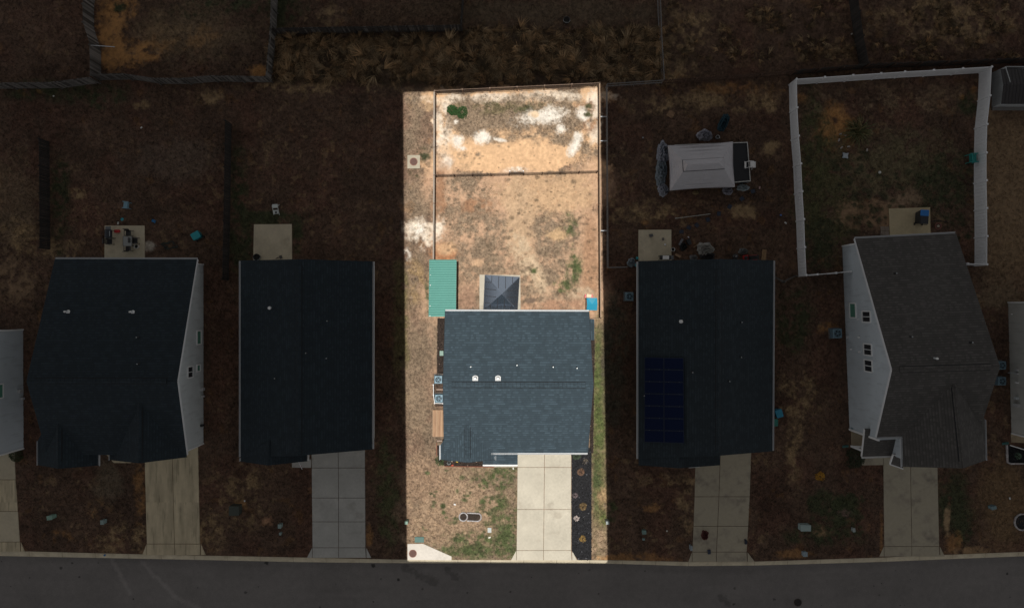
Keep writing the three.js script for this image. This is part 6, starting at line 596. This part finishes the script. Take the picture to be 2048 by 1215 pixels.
{ // stone ring and bed edging at the right edge, pole in the left top yard, small shed
  const g = thing('tree_ring', 'ring of pale stones cut by the right edge of the lawn', 'stone ring', P(2044, 1043)), r = rng(71); for (let k = 0; k < 20; k++) { const a = k / 20 * 6.2832; part('stone', box(P(2044 + 15 * Math.cos(a), 1043 + 16 * Math.sin(a)), 0.22, 0.13 + 0.03 * r(), 0.12, -a + Math.PI / 2 + (r() - 0.5) * 0.2, 0.025), brickMats[k % 4], g); } part('soil', disc(P(2044, 1043), 0.62, 0.05, 28, 0.01), mulch, g);
  const e = thing('bed_border', 'concrete border round the bed at the right edge', 'edging', P(2014, 925)); const q = [[2013.5, 889], [2014.5, 924], [2021, 926.5], [2080, 926]].map(([x, y]) => P(x, y)); for (let s = 0; s < 3; s++) { const L = q[s].distanceTo(q[s + 1]), n = Math.max(1, Math.round(L / 0.4)); for (let k = 0; k < n; k++) part('edge_block', bar(lerp3(q[s], q[s + 1], (k + 0.03) / n).setY(0.06), lerp3(q[s], q[s + 1], (k + 0.97) / n).setY(0.06), 0.13, 0.14), brickMats[(k + s) % 4], e); }
  solo('clothes_pole', 'long thin metal pole sticking out from the crooked fence', 'pole', [cyl(P(178, 90, 1.5), P(229, 93.5, 1.5), 0.035, 8), cyl(P(227, 94, 0), P(227, 93.5, 1.5), 0.035, 8)], galv, P(205, 92));
  solo('porch_cover', 'folded teal parasol lying on the porch at the right', 'parasol', [prism([P(1703, 855, 0.5), P(1722, 853, 0.5), P(1716, 866, 0.5)], 0.12, V(0, 1, 0)), cyl(P(1706, 856, 0.65), P(1716, 866, 0.65), 0.06, 8)], M([0.02, 0.16, 0.2], 0.7), P(1711, 858)).name = 'parasol';
  solo('gutter_splash', 'teal plastic splash block left of the porch railing', 'splash block', [box(P(1691, 892).setY(0), 0.55, 0.08, 0.2, 0.1, 0.02), box(P(1691, 892).setY(0.08), 0.5, 0.03, 0.04, 0.1)], M([0.05, 0.16, 0.15], 0.7), P(1691, 892)).name = 'splash_block'; numbered('splash_block'); solo('splash_block', 'teal plastic splash block at the house on the right edge', 'splash block', [box(P(2011, 886).setY(0), 0.6, 0.08, 0.2, 0.1, 0.02), box(P(2011, 886).setY(0.08), 0.5, 0.03, 0.04, 0.1)], M([0.05, 0.16, 0.15], 0.7), P(2011, 886));
  const s = thing('garden_shed', 'grey shed with a dark ribbed roof at the upper right edge', 'shed', P(2020, 180)), roofM = M([0.05, 0.046, 0.047], 0.95), w = M([0.44, 0.46, 0.47], 0.7, { map: sidingMap }), A = P(2002, 137.5, 1.75), R1 = P(2007.5, 169, 2.35), D = P(2003, 208, 1.75), k = V(4.2, 0, 0);
  for (const [a, b] of [[A, R1], [D, R1]]) for (let i = 0; i < 14; i++) { const o0 = V(0.3 * i + 0.004, 0, 0), o1 = V(0.3 * (i + 1) - 0.004, 0, 0); const sh = part('roof_sheet', prism([a.clone().add(o0), a.clone().add(o1), b.clone().add(o1), b.clone().add(o0)], 0.02, V(0, 1, 0)), roofM, s); part('rib', bar(a.clone().add(o0).add(V(0.02, 0.02, 0)), b.clone().add(o0).add(V(0.02, 0.02, 0)), 0.03, 0.03), roofM, sh); }
  const x = P(1984, 180).x, z0 = P(1984, 145.5).z, z1 = P(1984, 214).z, zm = (z0 + z1) / 2; part('wall', prism([V(x, 0, z0), V(x, 0, z1), V(x, 1.75, z1 - 0.02), V(x, 2.3, zm), V(x, 1.75, z0 + 0.02)], 0.06, nX), w, s); part('wall', prism([V(x + 0.06, 0, z1), V(x + 4.2, 0, z1), V(x + 4.2, 1.75, z1), V(x + 0.06, 1.75, z1)], 0.06, Z), w, s); part('wall', prism([V(x + 0.06, 0, z0), V(x + 4.2, 0, z0), V(x + 4.2, 1.75, z0), V(x + 0.06, 1.75, z0)], 0.06, nZ), w, s); part('floor_sill', bar(V(x, 0.06, z1 + 0.16), V(x + 4.2, 0.06, z1 + 0.16), 0.3, 0.12), M([0.2, 0.19, 0.18], 0.9), s); part('eave_trim', bar(D.clone().add(V(0.01, -0.06, 0.02)), D.clone().add(V(4.2, -0.06, 0.02)), 0.04, 0.12), w, s); }
{ const c = (x, y, w, h, d, ry, k, l) => { const p = P(x, y); const t = thing('crate', l, 'crate', p.clone(), 'crates behind the solar-panel house'); part('box', box(p, w, h, d, ry, 0.015), M(k, 0.8), t); part('rim', [box(p.clone().setY(h), w + 0.03, 0.03, d + 0.03, ry, 0.01)], M(k.map((v) => v * 1.25), 0.7), t); };
  c(1377, 484, 0.3, 0.3, 0.5, 0.4, [0.025, 0.025, 0.028], 'black crate below the white carton'); c(1355, 511, 0.5, 0.2, 0.2, -0.5, [0.24, 0.15, 0.09], 'tan crate at the house end right of the patio'); c(1361, 484, 0.16, 0.25, 0.6, -0.5, [0.14, 0.14, 0.15], 'grey narrow crate leaning by the black bag'); c(1393, 490, 0.7, 0.06, 0.07, 0.7, [0.2, 0.13, 0.07], 'thin brown slat box left of the pale tarp heap'); c(1302, 471, 0.3, 0.14, 0.24, 0.2, [0.09, 0.09, 0.095], 'dark box on the cluttered patio top'); c(1326, 478, 0.16, 0.1, 0.22, 0.1, [0.12, 0.11, 0.1], 'small dark box on the right of the cluttered patio'); c(1508, 515, 0.6, 0.4, 0.35, 0.05, [0.02, 0.02, 0.022], 'black crate right of the red mower'); }
// litter: small pale scraps
[[107, 192, [0.7, 0.7, 0.66], 'tiny white scrap below the top-left fence'], [282.5, 255, [0.75, 0.75, 0.72], 'tiny white scrap in the middle of the left backyard'], [236, 446, [0.6, 0.6, 0.55], 'tiny pale scrap at the top edge of the left patio'], [489, 1001, [0.75, 0.75, 0.75], 'tiny white marker above the dark green transformer'], [909.5, 1008, [0.85, 0.85, 0.83], 'tiny white marker in the sunlit front lawn'], [979, 1074, [0.8, 0.76, 0.66], 'small round cap below the pale meter cover'], [1334, 1061, [0.6, 0.58, 0.5], 'tiny pale scrap left of the dull driveway'], [2020, 996, [0.7, 0.7, 0.68], 'tiny white marker above the stone ring'], [1571.5, 445.5, [0.62, 0.62, 0.6], 'white scrap left of the white fence'], [1562, 430, [0.1, 0.2, 0.5], 'blue scrap left of the white fence'], [1704, 68, [0.7, 0.7, 0.68], 'tiny white scrap left of the top-right fence'], [1519.5, 375, [0.5, 0.33, 0.31], 'pinkish brick-sized scrap right of the pool'], [1377, 474, [0.6, 0.6, 0.62], 'white carton right of the cluttered patio'], [914, 922.5, [0.75, 0.5, 0.06], 'yellow flower pot in the front bed'], [904.5, 930, [0.6, 0.1, 0.05], 'red garden ornament in the front bed'], [953, 922, [0.5, 0.4, 0.3], 'tan garden ornament in the front bed'], [1026.5, 936, [0.7, 0.68, 0.62], 'small pale stone beside the front path'], [903, 920, [0.5, 0.55, 0.5], 'grey garden ornament in the front bed'], [1286, 275, [0.32, 0.32, 0.33], 'small grey pad in the upper left of the pool yard'], [209, 1109.5, [0.02, 0.16, 0.4], 'small blue cap on the kerb at the left']].forEach(([x, y, c, l], i) => { const p = P(x, y); solo('scrap', l, 'scrap', [box(p, 0.16 + 0.04 * (i % 3), 0.06, 0.13, i * 0.7, 0.02), box(p.clone().add(V(0.01, 0.055, 0.01)), 0.1, 0.03, 0.09, i * 0.4, 0.01)], M(c, 0.7), p, 'small scraps on the lawns'); });
// ---------------------------------------------------------------- grass
const noGrass = [[[288, 880], [397, 880], [401, 1087], [412, 1110], [283, 1110], [292, 1087]], [[620, 870], [732, 870], [733, 1094], [744, 1116], [612, 1116], [622, 1094]], [[1033, 880], [1184, 880], [1184, 1121], [1021, 1121], [1032, 1100]], [[1383, 870], [1504, 870], [1495, 1102], [1511, 1124], [1376, 1124], [1383, 1103]], [[1766, 890], [1877, 890], [1880, 1092], [1893, 1115], [1757, 1115], [1767, 1092]], [[-70, 860], [28, 860], [40, 1083], [50, 1104], [-70, 1104]], [[813, 1085], [847, 1085], [905, 1111], [905, 1122], [813, 1122]], [[208, 450], [290, 450], [290, 526], [208, 526]], [[506, 447], [585, 447], [585, 525], [505, 525]], [[1276, 458], [1344, 458], [1344, 525], [1276, 525]], [[1777, 413], [1862, 413], [1862, 476], [1777, 476]], [[958, 548], [1042, 548], [1042, 627], [958, 627]], [[814, 309], [841, 309], [841, 338], [814, 338]], [[1721, 903], [1767, 903], [1767, 930], [1721, 930]], [[1700, 843], [1791, 843], [1791, 896], [1700, 896]], [[583, 917], [623, 917], [623, 935], [583, 935]], [[964, 905], [1036, 905], [1036, 934], [964, 934]], [[870, 635], [896, 635], [896, 814], [870, 814]], [[873, 888], [1004, 910], [1004, 933], [873, 933]], [[864, 818], [891, 818], [891, 874], [864, 874]], [[915, 1020], [965, 1020], [965, 1044], [915, 1044]], [[2012, 886], [2075, 886], [2075, 928], [2012, 928]], [[2022, 864], [2076, 864], [2076, 887], [2022, 887]], [[829, 1072], [849, 1072], [849, 1086], [829, 1086]], [[1179, 678], [1190, 678], [1188, 906], [1179, 906]], [[1330, 290], [1502, 290], [1502, 374], [1330, 374]]].map((p) => ({ p, b: [Math.min(...p.map((a) => a[0])), Math.max(...p.map((a) => a[0])), Math.min(...p.map((a) => a[1])), Math.max(...p.map((a) => a[1]))] }));
const bare = (x, y) => noGrass.some(({ p, b }) => { if (x < b[0] || x > b[1] || y < b[2] || y > b[3]) return false; let c = false; for (let i = 0, j = p.length - 1; i < p.length; j = i++) if ((p[i][1] > y) !== (p[j][1] > y) && x < (p[j][0] - p[i][0]) * (y - p[i][1]) / (p[j][1] - p[i][1]) + p[i][0]) c = !c; return c; });
function tuftGeo(n, L, w, seed, up, fan = 6.2832) { const r = rng(seed), pos = [], uv = []; for (let i = 0; i < n; i++) { const a = (r() - 0.5) * fan, d = V(Math.cos(a), 0, Math.sin(a)), s = V(-d.z, 0, d.x), l = L * (0.6 + 0.8 * r()), h = up * (0.5 + r()), m = d.clone().multiplyScalar(l * 0.5).add(V(0, h, 0)), e = d.clone().multiplyScalar(l).add(V(0, h * (0.3 + 0.5 * r()), 0)); for (const p of [V(0, 0, 0).addScaledVector(s, -w / 2), V(0, 0, 0).addScaledVector(s, w / 2), m.clone().addScaledVector(s, w / 2), V(0, 0, 0).addScaledVector(s, -w / 2), m.clone().addScaledVector(s, w / 2), m.clone().addScaledVector(s, -w / 2), m.clone().addScaledVector(s, -w / 2), m.clone().addScaledVector(s, w / 2), e]) { pos.push(p.x, p.y, p.z); uv.push(0, 0); } } return raw(pos, uv); }
const grassMat = new THREE.MeshStandardMaterial({ color: 0xffffff, roughness: 0.95, side: THREE.DoubleSide });
{ // short turf blades over the lawns
  const N = 170000, im = new THREE.InstancedMesh(tuftGeo(4, 0.10, 0.022, 5, 0.05), grassMat, N), r = rng(91), m = new THREE.Matrix4(), q = new THREE.Quaternion(), c = new THREE.Color(), up = V(0, 1, 0); let k = 0;
  for (let i = 0; i < N * 3 && k < N; i++) { const px = -20 + r() * 2090, py = -10 + r() * 1130, a = r(), b = r(), d = r(), e = r(); if (py > along(kerbBack, px) - 2 || bare(px, py)) continue; const g = gcAt(px, py); if (gg[g] < 0.25 + 0.6 * a) continue; q.setFromAxisAngle(up, b * 6.2832); const s = 0.6 + 0.9 * d; const p = P(px, py); m.compose(V(p.x, -0.012, p.z), q, V(s, s * (0.7 + 0.6 * e), s)); im.setMatrixAt(k, m); const v = 0.78 + 0.55 * e; im.setColorAt(k++, c.setRGB(Math.min(0.8, gc[g * 3] * v), Math.min(0.8, gc[g * 3 + 1] * v), Math.min(0.8, gc[g * 3 + 2] * v))); }
  im.count = k; im.name = 'lawn_grass'; im.userData = { kind: 'stuff', label: 'short dormant grass over all the lawns', category: 'grass' }; im.receiveShadow = im.castShadow = true; scene.add(im);
}
function tallGrass(name, label, geo, N, seed, sMin, sMax, tone) { // dry clumps in the strip behind the lots
  const im = new THREE.InstancedMesh(geo, grassMat, N), r = rng(seed), m = new THREE.Matrix4(), q = new THREE.Quaternion(), c = new THREE.Color(); let k = 0;
  const put = (px, py, s) => { const a = r(), b = r(), d = r(), e = r(), f = r(), p = P(px, py); q.setFromEuler(new THREE.Euler((b - 0.5) * 0.6, fbm(px / 30 + 8, py / 30, 3) * 14 + a * 2.2, (d - 0.5) * 0.6)); m.compose(V(p.x, -0.02, p.z), q, V(s * (0.5 + 1.0 * d), s * (0.5 + 0.9 * e), s * (0.5 + 0.9 * f))); im.setMatrixAt(k, m); const v = (0.28 + 1.9 * e ** 3 + 0.9 * sstep(0.48, 0.72, fbm(px / 18, py / 18, 3)) * f) * tone, w = 0.9 + 0.2 * a; im.setColorAt(k++, c.setRGB(0.165 * v * w, 0.108 * v, 0.056 * v / w)); };
  const n1 = Math.floor(N * 0.84);
  for (let i = 0; i < 60000 && k < n1; i++) { const px = 545 + r() * 780, py = 40 + r() * 135, top = px > 925 ? 50 : 68, bot = px < 868 ? 172 : 178 - (px - 868) * 0.047; if (py < top + 16 * fbm(px / 20, 3, 2) || py > bot - 4 - 12 * vn(px / 14, 8) * (px < 868 ? 1 : 0.2) || fbm(px / 22 + 60, py / 22, 3) < 0.36) continue; put(px, py, sMin + (sMax - sMin) * r()); }
  for (let i = 0; i < 9000 && k < N; i++) { const px = r() < 0.5 ? 1335 + r() * 380 : 1745 + r() * 300, py = r() * 118; if (fbm(px / 30, py / 30, 3) < 0.56) continue; put(px, py, 0.6 * sMin + 0.4 * r()); }
  im.count = k; im.name = name; im.userData = { kind: 'stuff', label, category: 'tall grass' }; im.receiveShadow = im.castShadow = true; scene.add(im);
}
tallGrass('tall_dry_grass', 'tall dry brown grass bent over in the strip behind the lots', tuftGeo(22, 0.8, 0.022, 8, 0.3, 1.1), 4200, 93, 0.6, 1.15, 1.3); tallGrass('short_dry_grass', 'short tangled dry grass between the tall clumps behind the lots', tuftGeo(18, 0.4, 0.02, 12, 0.2), 5200, 95, 0.5, 1.2, 1.1);
renderer.render(scene, camera);
